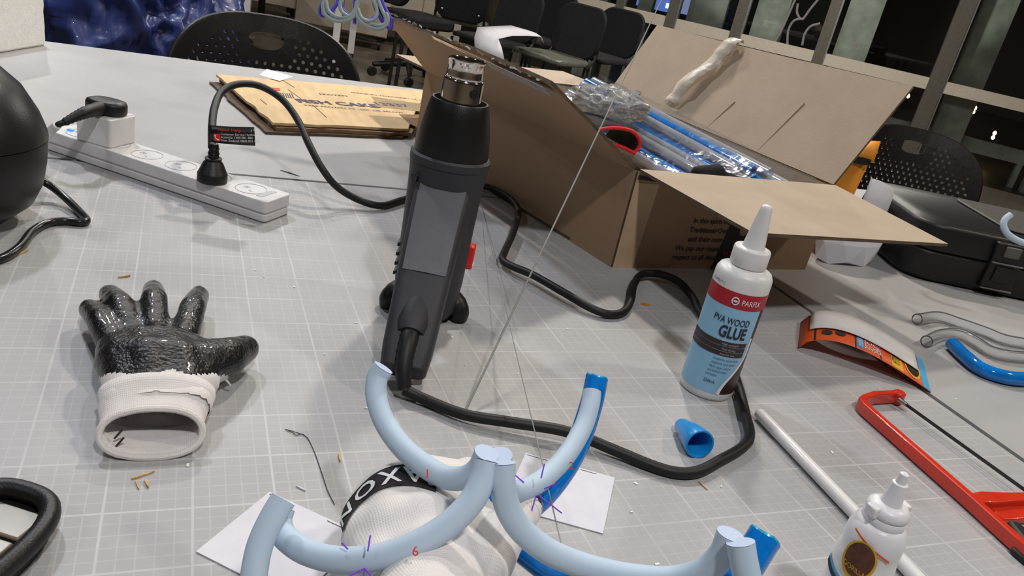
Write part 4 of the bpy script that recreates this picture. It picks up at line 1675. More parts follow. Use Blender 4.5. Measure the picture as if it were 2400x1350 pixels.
cxy = sum((p for p in fq), V(0, 0, 0)) / 4
layer('lower_sheet', [p + V(-.012, -.016, 0) for p in fq], 0.0005, 0.004, MAT['kraftdark'], 0.003, 1)
layer('middle_sheet', [p + V(0.006, -0.006, 0) for p in fq], 0.005, 0.006, MAT['crease'], 0.004, 2)
ftop = layer('top_sheet', fq, 0.0125, 0.0045, MAT['kraftflat'], 0.003, 3)
fex = (fq[2] - fq[3])
fex.z = 0
fex.normalize()
fey = V(-fex.y, fex.x, 0)
FZ = 0.0172


def fpt(px, py):
    return at(px, py, FZ)


text_on('lettering', 'FISH CAKE', 0.036, fpt(700, 240), (fpt(880, 252) - fpt(700, 240)), fey, MAT['inkblue'], ftop, bold=0.0012)
text_on('lettering', 'FROZEN', 0.016, fpt(750, 222), (fpt(880, 252) - fpt(700, 240)), fey, MAT['inkblue'], ftop)
text_on('lettering', '13337', 0.032, fpt(880, 246), (fpt(880, 252) - fpt(700, 240)), fey, MAT['inkblue'], ftop, bold=0.0008)
text_on('lettering', 'KEEP FROZEN AT -18C OR BELOW', 0.013, fpt(715, 248), (fpt(880, 258) - fpt(700, 244)), fey, MAT['inkblue'], ftop)
text_on('lettering', 'MADE IN THAILAND 12 x 500 g', 0.014, fpt(825, 218), (fpt(935, 230) - fpt(825, 218)), fey, MAT['inkblue'], ftop)
b_ = new_bm()
slab(b_, [fpt(612, 203), fpt(655, 207), fpt(657, 213), fpt(615, 209)], 0.0006)
obj('red_stamp', b_, MAT['inkred'], ftop, smooth=False)
# bar code strokes
for k in range(9):
    b_ = new_bm()
    x0 = 640 + 5.2 * k
    slab(b_, [fpt(x0, 217 + .25 * k), fpt(x0 + 2.4, 217 + .25 * k), fpt(x0 + 8, 228 + .25 * k), fpt(x0 + 5.4, 228 + .25 * k)], 0.0005)
    obj('bar_stroke', b_, MAT['inkblue'], ftop, smooth=False)
for (x0, y0, x1, y1) in ((645, 178, 690, 205), (610, 233, 625, 245), (675, 210, 720, 242), (735, 248, 765, 275)):
    b_ = new_bm()
    tube(b_, [fpt(x0, y0), fpt(x1, y1)], 0.0008, 6)
    obj('crease', b_, MAT['crease'], ftop)
b_ = new_bm()
slab(b_, [fpt(870, 226), fpt(990, 244), fpt(990, 262), fpt(885, 250)], 0.0003)
obj('tape_strip', b_, MAT['tape'], ftop, smooth=False)
b_ = new_bm()
slab(b_, [fpt(935, 268), fpt(1000, 270), fpt(985, 302), fpt(960, 290)], 0.0005)
obj('torn_patch', b_, MAT['crease'], ftop, smooth=False)
b_ = new_bm()
slab(b_, [at(608, 176, 0.0185), at(625, 162, 0.0185), at(688, 180, 0.0185), at(655, 190, 0.0185)], 0.0006)
tag(obj('paper_card', b_, MAT['paper'], smooth=False), 'small white paper card lying on the flattened tan carton', 'card')

# ------------------------------------------------------------------ white foam block at the far left
a_, c_ = at(0, 125), at(107, 107)
fd = (c_ - a_).normalized()
fn = V(fd.y, -fd.x, 0)
b_ = new_bm()
fo = [c_, c_ - fd * 0.30, c_ - fd * 0.30 - fn * 0.14, c_ - fn * 0.14]
FH = 0.102
rings = []
for z in [FH * i / 8 for i in range(9)]:
    ring = []
    for k in range(4):
        for i in range(8):
            p = fo[k].lerp(fo[(k + 1) % 4], i / 8)
            jit = V(noise.noise(p * 90 + V(0, 0, z * 80)), noise.noise(p * 90 + V(5, 0, z * 80)), 0) * 0.0022
            ring.append(p + V(0, 0, z) + jit)
    rings.append(ring)
loft(b_, rings)
tag(obj('foam_block', b_, MAT['foam'], bevel=0.004, angle=60), 'white polystyrene foam block at the far left of the table', 'foam block')
# ------------------------------------------------------------------ work glove lying palm up on the mat
gl = thing('work_glove', 'white knit glove with glossy black coated palm lying on the mat', 'glove', (0.075, 0.15, 0))
gi = Matrix.Translation((-0.075, -0.15, 0))
b_ = new_bm()
fingers = [  # base px, tip px, base radius, tip radius, base z, mid z, tip z
    ((265, 812), (209, 724), 0.0118, 0.0088, 0.018, 0.023, 0.017),
    ((305, 785), (256, 689), 0.0122, 0.0092, 0.019, 0.027, 0.018),
    ((362, 778), (359, 678), 0.0122, 0.0092, 0.020, 0.028, 0.018),
    ((432, 792), (467, 692), 0.0122, 0.0092, 0.019, 0.026, 0.018),
]
cps = []
for (bx, by), (tx, ty), rb, rt, zb, zm, zt in fingers:
    p0, p2 = at(bx, by, zb), at(tx, ty, zt)
    p1 = p0.lerp(p2, 0.5)
    p1.z = zm
    cps += [(p0, rb, p1, (rb + rt) / 2 + 0.0008), (p1, (rb + rt) / 2 + 0.0008, p2, rt)]
# thumb
t0, t1, t2 = at(470, 855, 0.022), at(530, 838, 0.022), at(574, 818, 0.018)
cps += [(t0, 0.020, t1, 0.0165), (t1, 0.0165, t2, 0.0118)]
# palm: a puffed pad with its crest towards the fingers
PZ = 0.030
palm = [((278, 825), 0.017, 0.024), ((330, 815), 0.018, 0.027), ((390, 815), 0.018, 0.027), ((440, 828), 0.017, 0.025),
        ((285, 850), 0.019, 0.024), ((345, 850), 0.021, 0.027), ((410, 855), 0.021, 0.026), ((465, 855), 0.018, 0.022),
        ((300, 905), 0.017, 0.021), ((360, 910), 0.018, 0.022), ((425, 910), 0.018, 0.021), ((470, 895), 0.014, 0.019)]
for (px_, r, z) in palm:
    p = at(px_[0], px_[1], z)
    cps.append((p, r, p + V(0.0005, 0, 0), r))
for k in (0, 1, 2):
    cps.append((at(*palm[k][0], palm[k][2]), palm[k][1], at(*palm[k + 1][0], palm[k + 1][2]), palm[k + 1][1]))
    cps.append((at(*palm[k + 4][0], palm[k + 4][2]), palm[k + 4][1], at(*palm[k + 5][0], palm[k + 5][2]), palm[k + 5][1]))
    cps.append((at(*palm[k + 8][0], palm[k + 8][2]), palm[k + 8][1], at(*palm[k + 9][0], palm[k + 9][2]), palm[k + 9][1]))
for k in range(8):
    cps.append((at(*palm[k][0], palm[k][2]), palm[k][1], at(*palm[k + 4][0], palm[k + 4][2]), palm[k + 4][1]))
for k in (0, 1, 2, 4, 5, 6):
    cps.append((at(*palm[k][0], palm[k][2]), palm[k][1] * .97, at(*palm[k + 5][0], palm[k + 5][2]), palm[k + 5][1] * .97))
# wrist side: flattens into the cuff
wc = [at(285, 945, 0.018), at(365, 955, 0.019), at(448, 945, 0.018)]
for a2, b2 in zip(wc[:-1], wc[1:]):
    cps.append((a2, 0.0155, b2, 0.0155))
capsules(b_, cps)
gm_ = fuse(b_, 0.0024, 7)
for v in gm_.vertices:
    v.co = gi @ v.co
    if v.co.z < 0.0008:
        v.co.z = 0.0008
    # stitched ripples in the coating
    v.co += Vector((0, 0, 1)) * 0.0006 * noise.noise(v.co * 120)


def is_coat(c, n):
    edge = -0.102 + 1.25 * max(0.0, 0.040 - c.z) + 0.0022 * math.sin(c.x * 190) + 0.004 * noise.noise(c * 70)
    return c.y > edge


ca, cb_ = split_mesh(gm_, is_coat)
obj('coated_palm', ca, MAT['coatblk'], gl, angle=180)
# keep only the knit faces that the cuff does not replace
kill = [f for f in cb_.faces if f.calc_center_median().y < -0.117]
bmesh.ops.delete(cb_, geom=kill, context='FACES')
obj('knit_back', cb_, MAT['knit'], gl, angle=180)
# cuff: open ribbed sleeve
b_ = new_bm()
cuff = []
NC = 48
for (px_, py_, hw, hh, cz, yk) in ((368, 984, 0.0374, 0.0190, 0.0200, 0), (367, 996, 0.0352, 0.0175, 0.0186, 0), (364, 1010, 0.0328, 0.0160, 0.0172, 0), (362, 1025, 0.0310, 0.0145, 0.0157, 0), (360, 1043, 0.0302, 0.0136, 0.0148, 0),
                                   (358, 1057, 0.0306, 0.0132, 0.0146, 0)):
    c = at(px_, py_, 0.0)
    ring = []
    for i in range(NC):
        a = 2 * PI * i / NC
        x = hw * math.copysign(abs(math.cos(a)) ** 0.85, math.cos(a))
        z = cz + hh * math.copysign(abs(math.sin(a)) ** 0.9, math.sin(a))
        x *= 1 + 0.06 * (math.cos(a) < -0.6) * (py_ > 1000)
        rib = 0.0004 * math.sin(28 * a)
        ring.append(gi @ (c + V(x * (1 + rib * 8), 0.012 * math.sin(a) * (py_ - 984) / 95.0, max(0.0012, z))))
    cuff.append(ring)
loft(b_, cuff, cap=False)
co = obj('cuff', b_, MAT['knit'], gl, angle=180, solid=0.0022)
b_ = new_bm()
tube(b_, cuff[-1] + cuff[-1][:2], 0.0024, 8, cap=False)
obj('cuff_hem', b_, MAT['knit'], gl)
for (x, y, z, dx) in ((268, 1028, 0.010, 0), (272, 1046, 0.006, 0)):
    b_ = new_bm()
    tube(b_, [gi @ at(x, y, z), gi @ (at(x, y, z) + V(0.0045, 0.001, 0.006))], 0.0007, 6)
    obj('size_stitch', b_, MAT['ink'], co)
b_ = new_bm()
tube(b_, catmull([gi @ at(520, 885, 0.010), gi @ at(532, 893, 0.012), gi @ at(540, 903, 0.008)], 4), 0.0008, 6)
obj('loose_thread', b_, MAT['knit'], gl)


# ------------------------------------------------------------------ bent blue tubes held by the hand
def bent_tube(name, label, cat, path, r, m_wall, m_rim, group=None, hollow=True, jag=0.0, n=18, sub=7):
    pts = catmull(path, sub)
    t = thing(name, label, cat, pts[0], group=group)
    pts = [p - pts[0] for p in pts]
    b_ = new_bm()
    rings = []
    u = None
    fr = []
    for i, p in enumerate(pts):
        tt = pts[min(i + 1, len(pts) - 1)] - pts[max(i - 1, 0)]
        u, w = frame_of(tt, u if u is not None else tt.orthogonal())
        fr.append((p, u, w, tt.normalized()))
    def ring(k, rad, j=0.0):
        p, u, w, tt = fr[k]
        return [p + (u * math.cos(2 * PI * i / n) + w * math.sin(2 * PI * i / n)) * rad
                + tt * (j * noise.noise(V(i * 1.7, k, 3)) if j else 0) for i in range(n)]
    idx = list(range(len(pts)))
    e0, e1 = idx[0], idx[-1]
    if hollow:
        rings = [ring(e0, r, jag)] + [ring(k, r) for k in idx[1:-1]] + [ring(e1, r, jag)]
        rings += [ring(e1, r * 0.80, jag)] + [ring(k, r * 0.80) for k in idx[-2:0:-1]] + [ring(e0, r * 0.80, jag)]
        rings.append(rings[0])
        loft(b_, rings, cap=False)
        bmesh.ops.remove_doubles(b_, verts=b_.verts[:], dist=1e-6)
    else:
        rings = [ring(k, r) for k in idx]
        loft(b_, rings)
    wall = obj('wall', b_, m_wall, t, angle=60)
    for e, s in ((e0, -1), (e1, 1)):
        b_ = new_bm()
        if hollow:
            rr = [p + fr[e][3] * s * 0.0004 for p in ring(e, r * 0.9, jag)]
            tube(b_, rr + rr[:2], r * 0.12, 6, cap=False)
        else:
            p, u, w, tt = fr[e]
            vs = [b_.verts.new(q + tt * s * 0.0003) for q in ring(e, r)]
            b_.faces.new(vs)
        obj('cut_end', b_, m_rim, t, smooth=hollow)
    return t


R_B = 0.0080
bent_tube('bent_tube', 'bent blue plastic tube rising to the upper right from the gloved hand', 'tube',
          [dp(1398, 890, 0.555), dp(1385, 950, 0.545), dp(1350, 1050, 0.525), dp(1300, 1130, 0.505), dp(1245, 1185, 0.490), dp(1190, 1205, 0.480), dp(1148, 1180, 0.472), dp(1128, 1130, 0.470), dp(1118, 1085, 0.472)],
          R_B, MAT['bluetube'], MAT['cyancut'], 'bent blue tubes in the gloved hand', jag=0.0035)
bent_tube('bent_tube', 'bent blue plastic tube curving low right to an open torn end', 'tube',
          [dp(1165, 1180, 0.452), dp(1190, 1240, 0.445), dp(1232, 1290, 0.435), dp(1310, 1345, 0.418), dp(1420, 1395, 0.400), dp(1560, 1425, 0.385), dp(1670, 1410, 0.375), dp(1735, 1345, 0.372), dp(1792, 1258, 0.376)],
          R_B, MAT['bluetube'], MAT['cyancut'], 'bent blue tubes in the gloved hand', jag=0.0035)

# ------------------------------------------------------------------ gloved hand holding them
hand = thing('person', 'hand in a white knit glove gripping bent blue tubes from below', 'person', dp(1010, 1240, 0.43))
ho = hand.location.copy()
b_ = new_bm()
H = []


def hp(x, y, d):
    return dp(x, y, d) - ho


# back of the hand between wrist and knuckles
kn = [(1075, 1135, 0.455), (985, 1125, 0.450), (905, 1150, 0.447), (850, 1205, 0.445)]
kr = [0.0145, 0.0155, 0.0150, 0.0130]
wr = [(1110, 1330, 0.395), (1050, 1345, 0.385), (980, 1350, 0.383), (915, 1345, 0.388)]
for k in range(4):
    H.append((hp(*kn[k]), kr[k], hp(*wr[k]), 0.0185))
    if k < 3:
        H.append((hp(*kn[k]), kr[k], hp(*kn[k + 1]), kr[k + 1]))
        H.append((hp(*wr[k]), 0.0185, hp(*wr[k + 1]), 0.0185))
mid = [(1070, 1240, 0.420), (1000, 1235, 0.412), (930, 1245, 0.412), (880, 1270, 0.420)]
for k in range(3):
    H.append((hp(*mid[k]), 0.0195, hp(*mid[k + 1]), 0.0190))
# four fingers curling away and under, each its own chain
fing = [[(1075, 1135, .455), (1095, 1112, .482), (1105, 1135, .505), (1120, 1180, .505)],
        [(985, 1125, .450), (975, 1112, .485), (1005, 1140, .512), (1050, 1195, .512)],
        [(905, 1150, .447), (893, 1150, .482), (925, 1185, .508), (985, 1230, .508)],
        [(850, 1205, .445), (838, 1215, .474), (870, 1245, .497), (930, 1275, .497)]]
fr_ = [[.0120, .0115, .0105, .0095], [.0125, .0118, .0108, .0098], [.0120, .0114, .0104, .0094], [.0108, .0102, .0094, .0086]]
for fpt_, rr in zip(fing, fr_):
    for k in range(3):
        H.append((hp(*fpt_[k]), rr[k], hp(*fpt_[k + 1]), rr[k + 1]))
# thumb along the right side, closing on the tube
th = [(1120, 1310, .408), (1165, 1260, .420), (1212, 1215, .440), (1240, 1186, .458)]
tr_ = [.0200, .0150, .0118, .0092]
for k in range(3):
    H.append((hp(*th[k]), tr_[k], hp(*th[k + 1]), tr_[k + 1]))
# wrist and forearm leaving the frame
H.append((hp(1015, 1345, .386), .0270, hp(1000, 1460, .352), .0275))
H.append((hp(1000, 1460, .352), .0275, hp(985, 1640, .300), .0330))
capsules(b_, H)
hm = fuse(b_, 0.0026, 8)
hbvh = BVHTree.FromPolygons([v.co for v in hm.vertices], [p.vertices for p in hm.polygons])


def palm_side(c, n):
    view = (c + ho - CAM).normalized()
    lim = 0.34 + 0.10 * noise.noise(c * 60)
    tipd = (c - hp(*th[3])).length
    return n.dot(view) > lim or tipd < 0.0095


ca, cb_ = split_mesh(hm, palm_side)
obj('coated_palm', ca, MAT['coatblk'], hand, angle=180)
knit_o = obj('knit_back', cb_, MAT['knit'], hand, angle=180)


def on_hand(px, py, lift):
    d = ray(px, py).normalized()
    loc, nrm, i, dist = hbvh.ray_cast(CAM - ho, d)
    if loc is None:
        loc, nrm, i, dist = hbvh.find_nearest(dp(px, py, 0.435) - ho)
    if nrm.dot(d) > 0:
        nrm = -nrm
    return loc + nrm * lift


# black brand band over the knuckles: outer and inner edge
outer = catmull([V(x, y, 0) for (x, y) in ((800, 1222), (812, 1185), (840, 1148), (875, 1115), (915, 1096), (960, 1090), (1000, 1096), (1020, 1108))], 5)
inner = catmull([V(x, y, 0) for (x, y) in ((806, 1250), (822, 1215), (850, 1180), (888, 1152), (925, 1142), (965, 1140), (1000, 1148), (1022, 1156))], 5)
b_ = new_bm()
rows = []
for a2, c2 in zip(outer, inner):
    rows.append([on_hand(a2.x + (c2.x - a2.x) * k / 6, a2.y + (c2.y - a2.y) * k / 6, 0.0008) for k in range(7)])
loft(b_, rows, cap=False, closed=False)
band = obj('printed_band', b_, mat('black_print', (0.020, 0.017, 0.018), 0.8, var=0.2, vscale=200), knit_o, angle=180)
# white letters on it, reading from the right
tb = text_bm('SAXON', 1.0, spacing=1.25, bold=0.015)
xs = [v.co.x for v in tb.verts]
x0_, x1_ = min(xs), max(xs)
bmesh.ops.subdivide_edges(tb, edges=[e for e in tb.edges if e.calc_length() > 0.12], cuts=2)
bmesh.ops.triangulate(tb, faces=tb.faces[:])
for v in tb.verts:
    s = 1 - (v.co.x - x0_) / (x1_ - x0_)          # the word runs right to left seen from here
    s = 0.03 + 0.94 * s
    f = s * (len(outer) - 1)
    i = min(int(f), len(outer) - 2)
    o_ = outer[i].lerp(outer[i + 1], f - i)
    n_ = inner[i].lerp(inner[i + 1], f - i)
    h_ = 0.16 + 0.70 * v.co.y / 0.72                # letter foot on the outer edge
    q = o_.lerp(n_, h_)
    v.co = on_hand(q.x, q.y, 0.0013)
obj('lettering', tb, MAT['inkwhite'], band, smooth=False)

# ------------------------------------------------------------------ PVA glue bottle
GB = V(0.5715, 0.0800, 0)
bot = thing('glue_bottle', 'white wood glue bottle with red and blue label and pointed cap', 'glue bottle', GB)
b_ = new_bm()
lathe(b_, [(0.0225, 0.0), (0.0250, 0.0008), (0.0264, 0.004), (0.0266, 0.010), (0.0266, 0.121), (0.0262, 0.1255), (0.0240, 0.1295), (0.0190, 0.1315), (0.0160, 0.1325), (0.0150, 0.134)], 56)
bb = obj('body', b_, MAT['white'], bot, angle=60)
b_ = new_bm()
lathe(b_, [(0.0163, 0.1335), (0.0170, 0.1345), (0.0170, 0.1490), (0.0162, 0.1505), (0.0120, 0.1512), (0.0098, 0.1516)], 44)
cap_ = obj('collar', b_, MAT['white'], bot, angle=60)
b_ = new_bm()
lathe(b_, [(0.0110, 0.1505), (0.0100, 0.1535), (0.0078, 0.170), (0.0058, 0.1855), (0.0052, 0.1895), (0.0040, 0.1915), (0.0014, 0.1920)], 36)
obj('nozzle', b_, MAT['white'], bot, angle=60)
vdir = (CAM - GB)
AZ = math.atan2(vdir.y, vdir.x)           # azimuth facing the viewer
RB = 0.0266


def cyl(px, z, off):
    """px: metres round the bottle from the middle of the visible side, to the right"""
    a = AZ + px / RB
    return V((RB + off) * math.cos(a), (RB + off) * math.sin(a), z)


def wrap(nm, x0, x1, z0, z1, off, m, par, edge=None, nx=24, nz=8):
    b_ = new_bm()
    rows = []
    for j in range(nz + 1):
        z = z0 + (z1 - z0) * j / nz
        xe = edge(z) if edge else x1
        rows.append([cyl(x0 + (xe - x0) * i / nx, z, off) for i in range(nx + 1)])
    loft(b_, rows, cap=False, closed=False)
    return obj(nm, b_, m, par, angle=180)


def sweep_edge(z):                          # the s-curve where blue gives way to brown
    t = max(0.0, min(1.0, (z - 0.009) / 0.046))
    return 0.0115 + 0.0185 * (3 * t * t - 2 * t ** 3)


lab = wrap('label_blue', -0.0365, 0.030, 0.009, 0.098, 0.0002, MAT['labelblue'], bb, sweep_edge, nz=24)
wrap('label_brown', 0.0, 0.060, 0.009, 0.098, 0.0001, MAT['labelbrown'], bb, None, nz=2)
b_ = new_bm()
rows = []
for j in range(25):
    z = 0.009 + 0.060 * j / 24
    e = sweep_edge(z)
    rows.append([cyl(e - 0.0003 + 0.0032 * i / 3, z, 0.0004) for i in range(4)])
loft(b_, rows, cap=False, closed=False)
obj('label_rim', b_, MAT['inkwhite'], lab, angle=180)
wrap('label_red', -0.0365, 0.062, 0.098, 0.1135, 0.0003, MAT['labelred'], bb)
for k in range(3):
    zz = 0.0600 - 0.0052 * k
    b_ = new_bm()
    rows = []
    for j in range(4):
        rows.append([cyl(-0.0365 + 0.0625 * i / 24, zz + 0.0046 * j / 3 - 0.0040 * (i / 24) ** 2 * 0 , 0.0005) for i in range(25)])
    loft(b_, rows, cap=False, closed=False)
    st = obj('label_stripe', b_, MAT['labelbrown'], lab, angle=180)


def cyl_text(nm, s, size, x, z, m, par, align='LEFT', xs=1.0, bold=0.0, off=0.0008):
    t_ = text_bm(s, size, align, 1.0, bold)
    bmesh.ops.triangulate(t_, faces=t_.faces[:])
    for v in t_.verts:
        v.co = cyl(x + v.co.x * xs, z + v.co.y, off)
    return obj(nm, t_, m, par, smooth=False)


cyl_text('lettering', 'PVA WOOD', 0.0094, 0.0205, 0.0822, MAT['ink'], lab, 'RIGHT', 0.66, 0.0001)
cyl_text('lettering', 'GLUE', 0.0160, 0.0205, 0.0688, MAT['ink'], lab, 'RIGHT', 0.66, 0.0005)
cyl_text('lettering', 'PARFIX', 0.0074, 0.0062, 0.1030, MAT['inkwhite'], lab, 'LEFT', 0.78)
b_ = new_bm()
rr = [cyl(0.0005 + 0.0030 * math.cos(2 * PI * i / 24), 0.1055 + 0.0034 * math.sin(2 * PI * i / 24), 0.0008) for i in range(24)]
tube(b_, rr + rr[:2], 0.00055, 6, cap=False)
box(b_, cyl(0.0005, 0.1055, 0.0008), (0.0030, 0.0030, 0.0010))
obj('logo', b_, MAT['inkwhite'], lab)
for k, s in enumerate(('High strength', 'Fast drying', 'Interior use')):
    cyl_text('lettering', s, 0.0030, 0.009, 0.0612 - 0.0052 * k, MAT['inkgrey'], lab, 'CENTER', 0.95)
for k, s in enumerate(('Suitable for wood, crafts,', 'chipboard, cork, leather,', 'fabric, paper, natural', 'and finished timber', 'and leather')):
    cyl_text('lettering', s, 0.0032, -0.002 - 0.0006 * k, 0.0450 - 0.0043 * k, MAT['ink'], lab, 'LEFT', 0.75)
cyl_text('lettering', '250mL', 0.0048, -0.0045, 0.0200, MAT['ink'], lab, 'LEFT', 0.85)
cyl_text('lettering', '06 APR19 C', 0.0038, -0.030, 0.1165, MAT['ink'], bb, 'LEFT', 0.9)

# ------------------------------------------------------------------ small blue ribbed cap
c0, c1 = at(1604, 1004, 0.0075), at(1641, 1042, 0.0125)
capo = thing('nozzle_cap', 'small ribbed blue cone cap lying on the mat', 'cap', V(c1.x, c1.y, 0))
b_ = new_bm()
ax = (c0 - c1)
LN = 0.040
ax.normalize()
uu, ww = frame_of(ax, V(0, 0, 1))
o0 = c1 - V(c1.x, c1.y, 0)
rings = []
prof = [(0.000, 0.0126), (0.002, 0.0128), (0.008, 0.0122), (0.009, 0.0118), (0.022, 0.0098), (0.024, 0.0092), (0.036, 0.0070), (0.0385, 0.0060), (0.0400, 0.0036)]
for (s, r) in prof:
    ring = []
    for i in range(72):
        rr = r + (0.00035 if (i % 2 and 0.0085 < s < 0.0225) else 0)
        ring.append(o0 + ax * s + (uu * math.cos(2 * PI * i / 72) + ww * math.sin(2 * PI * i / 72)) * rr)
    rings.append(ring)
inn = [(0.034, 0.0050), (0.012, 0.0088), (0.0015, 0.0106), (0.000, 0.0112)]
rin = [[o0 + ax * s + (uu * math.cos(2 * PI * i / 72) + ww * math.sin(2 * PI * i / 72)) * r for i in range(72)] for (s, r) in inn]
allr = rings[::-1] + rin[::-1]
loft(b_, allr)
obj('shell', b_, MAT['capblue'], capo, angle=35)

# ------------------------------------------------------------------ white dowel
p0, p1 = at(1777, 966, 0.0065), at(2175, 1382, 0.0065)
dw = thing('white_tube', 'long slim white plastic rod lying on the mat beside the cord', 'rod', V(p0.x, p0.y, 0))
b_ = new_bm()
dd = p1 - p0
off = V(0, 0, p0.z)
tube(b_, [off, off + dd * 0.006, off + dd * 0.012] + [off + dd * k / 10 for k in range(1, 11)], [0.0035, 0.0048, 0.0053] + [0.0056] * 10, 24)
obj('rod', b_, MAT['white'], dw, angle=50)

# ------------------------------------------------------------------ small super glue bottle, near right
tip = dp(2122, 1108, 0.462)
SG = V(tip.x, tip.y, 0)
sg = thing('super_glue_bottle', 'small milky super glue bottle with oval brown badge near right', 'glue bottle', SG)
tz = tip.z
b_ = new_bm()
lathe(b_, [(0.0150, 0), (0.0172, 0.0015), (0.0180, 0.006), (0.0180, 0.062), (0.0174, 0.066), (0.0164, 0.069), (0.0170, 0.074), (0.0168, 0.082), (0.0150, 0.0885), (0.0122, 0.0915)], 44)
sgb = obj('body', b_, MAT['milky'], sg, angle=60)
b_ = new_bm()
lathe(b_, [(0.0118, 0.0900), (0.0124, 0.0910), (0.0126, 0.0960), (0.0118, 0.0968), (0.0126, 0.0978), (0.0122, 0.1015), (0.0095, 0.1035), (0.0058, 0.1045)], 40)
sgc = obj('cap', b_, MAT['milky'], sg, angle=50)
b_ = new_bm()
lathe(b_, [(0.0064, 0.1035), (0.0058, 0.1060), (0.0046, tz - 0.0095), (0.0044, tz - 0.0075), (0.0030, tz - 0.0070), (0.0026, tz - 0.001), (0.0012, tz)], 24)
obj('spout', b_, MAT['milky'], sg, angle=50)
for k in range(2):
    b_ = new_bm()
    box(b_, (0.0122 * (-1 if k else 1), 0, 0.0995), (0.005, 0.008, 0.007))
    obj('cap_wing', b_, MAT['milky'], sgc, bevel=0.001)
AZ2 = math.atan2(CAM.y - SG.y, CAM.x - SG.x)


def cyl2(x, z, off=0.0004):
    a = AZ2 + x / 0.0180
    r = 0.0180 + off
    return V(r * math.cos(a), r * math.sin(a), z)


def oval(nm, cx, cz, rx, rz, off, m, par):
    b_ = new_bm()
    rows = []
    c = b_.verts.new(cyl2(cx, cz, off))
    prev = None
    for ring_k in range(1, 5):
        k = ring_k / 4
        cur = [b_.verts.new(cyl2(cx + rx * k * math.cos(2 * PI * i / 36), cz + rz * k * math.sin(2 * PI * i / 36), off)) for i in range(36)]
        for i in range(36):
            j = (i + 1) % 36
            if prev is None:
                b_.faces.new((c, cur[i], cur[j]))
            else:
                b_.faces.new((prev[i], cur[i], cur[j], prev[j]))
        prev = cur
    return obj(nm, b_, m, par, angle=180)


BX, BZ = -0.0022, 0.0690
bad = oval('badge', BX, BZ, 0.0098, 0.0138, 0.0004, MAT['yellow'], sgb)
oval('badge_centre', BX, BZ + 0.001, 0.0082, 0.0118, 0.0007, mat('maroon_print', (0.10, 0.028, 0.012), 0.4, var=0.3, vscale=220), bad)
tb = text_bm('GORILLA', 0.0047, 'CENTER')
for v in tb.verts:
    x, y = v.co.x * 0.72, v.co.y
    a = 0.25
    v.co = cyl2(BX + x * math.cos(a) - y * math.sin(a), BZ - 0.0072 + x * math.sin(-a) * 0.6 + y, 0.0011)
obj('lettering', tb, MAT['yellow'], bad, smooth=False)
b_ = new_bm()
rows = [[cyl2(-0.0120 + 0.026 * i / 16, 0.0850 - 0.0110 * (i / 16) ** 1.1 + h, -0.0003) for h in (0, 0.0014)] for i in range(17)]
loft(b_, rows, cap=False, closed=False)
obj('orange_line', b_, MAT['orange'], sgb, angle=180)
b_ = new_bm()
rows = [[cyl2(-0.0235 + 0.026 * i / 16, 0.0520 - 0.0095 * (i / 16) + h, 0.0005) for h in (0, 0.0062)] for i in range(17)]
loft(b_, rows, cap=False, closed=False)
obj('blue_line', b_, MAT['skyblue'], sgb, angle=180)
b_ = new_bm()
rows = [[cyl2(-0.0225 + 0.024 * i / 16, 0.0530 - 0.0095 * (i / 16) + h, 0.0009) for h in (0, 0.0030)] for i in range(17)]
loft(b_, rows, cap=False, closed=False)
obj('black_line', b_, MAT['ink'], sgb, angle=180)
# ------------------------------------------------------------------ red junior hacksaw
Z0 = 0.0015
saw = thing('junior_hacksaw', 'small red framed hacksaw lying flat at the right edge', 'hacksaw', (0.76, -0.06, 0))
si = Matrix.Translation((-0.76, 0.06, 0))


def bar(nm, pts, w, h, m, par, z0=Z0, bev=0.0012):
    """flat bar along 2d points, w wide and h tall"""
    b_ = new_bm()
    rings = []
    for i, p in enumerate(pts):
        p = V(p[0], p[1], 0)
        a, c = V(*pts[max(i - 1, 0)], 0), V(*pts[min(i + 1, len(pts) - 1)], 0)
        t = (c - a).normalized()
        s = V(-t.y, t.x, 0)
        ww = w[i] if isinstance(w, (list, tuple)) else w
        hh = h[i] if isinstance(h, (list, tuple)) else h
        rings.append([si @ (p + s * x + V(0, 0, z0 + z)) for (x, z) in ((-ww / 2, 0), (ww / 2, 0), (ww / 2, hh), (-ww / 2, hh))])
    loft(b_, rings)
    return obj(nm, b_, m, par, bevel=bev, angle=35)


fr1 = at(2010, 940, 0.010)
fe = at(2098, 925, 0.010)
sp_ = [(fe.x, fe.y), (fe.x - 0.03, fe.y - 0.001), (fr1.x + 0.012, fr1.y + 0.003), (fr1.x + 0.004, fr1.y - 0.001), (fr1.x, fr1.y - 0.010)]
q1, q2 = at(2270, 1165, 0.010), at(2420, 1300, 0.010)
sp2 = sp_ + [((fr1.x * (1 - k) + q1.x * k), (fr1.y - 0.01) * (1 - k) + q1.y * k) for k in (.25, .5, .75, 1.0)] + [((q1.x * (1 - k) + q2.x * k), q1.y * (1 - k) + q2.y * k) for k in (.35, .7, 1.0)]
ww_ = [0.009] * 8 + [0.009, 0.012, 0.018, 0.022]
frame_ = bar('frame', [(p[0], p[1]) for p in sp2], 0.0075, 0.0125, MAT['sawred'], saw)
# rear arm that carries the blade, with ribs
ra0, ra1 = at(2300, 1180, 0.010), at(2440, 1170, 0.010)
bar('rear_arm', [(q1.x + 0.002, q1.y - 0.004), (ra0.x + 0.012, ra0.y + 0.004), ((ra0.x + ra1.x) / 2, (ra0.y + ra1.y) / 2 + 0.003), (ra1.x + 0.01, ra1.y + 0.0)], [0.012, 0.016, 0.012, 0.010], 0.0115, MAT['sawred'], saw)
bar('web', [(ra0.x + 0.008, ra0.y - 0.010), (ra1.x, ra1.y - 0.012)], 0.016, 0.006, MAT['sawred'], saw)
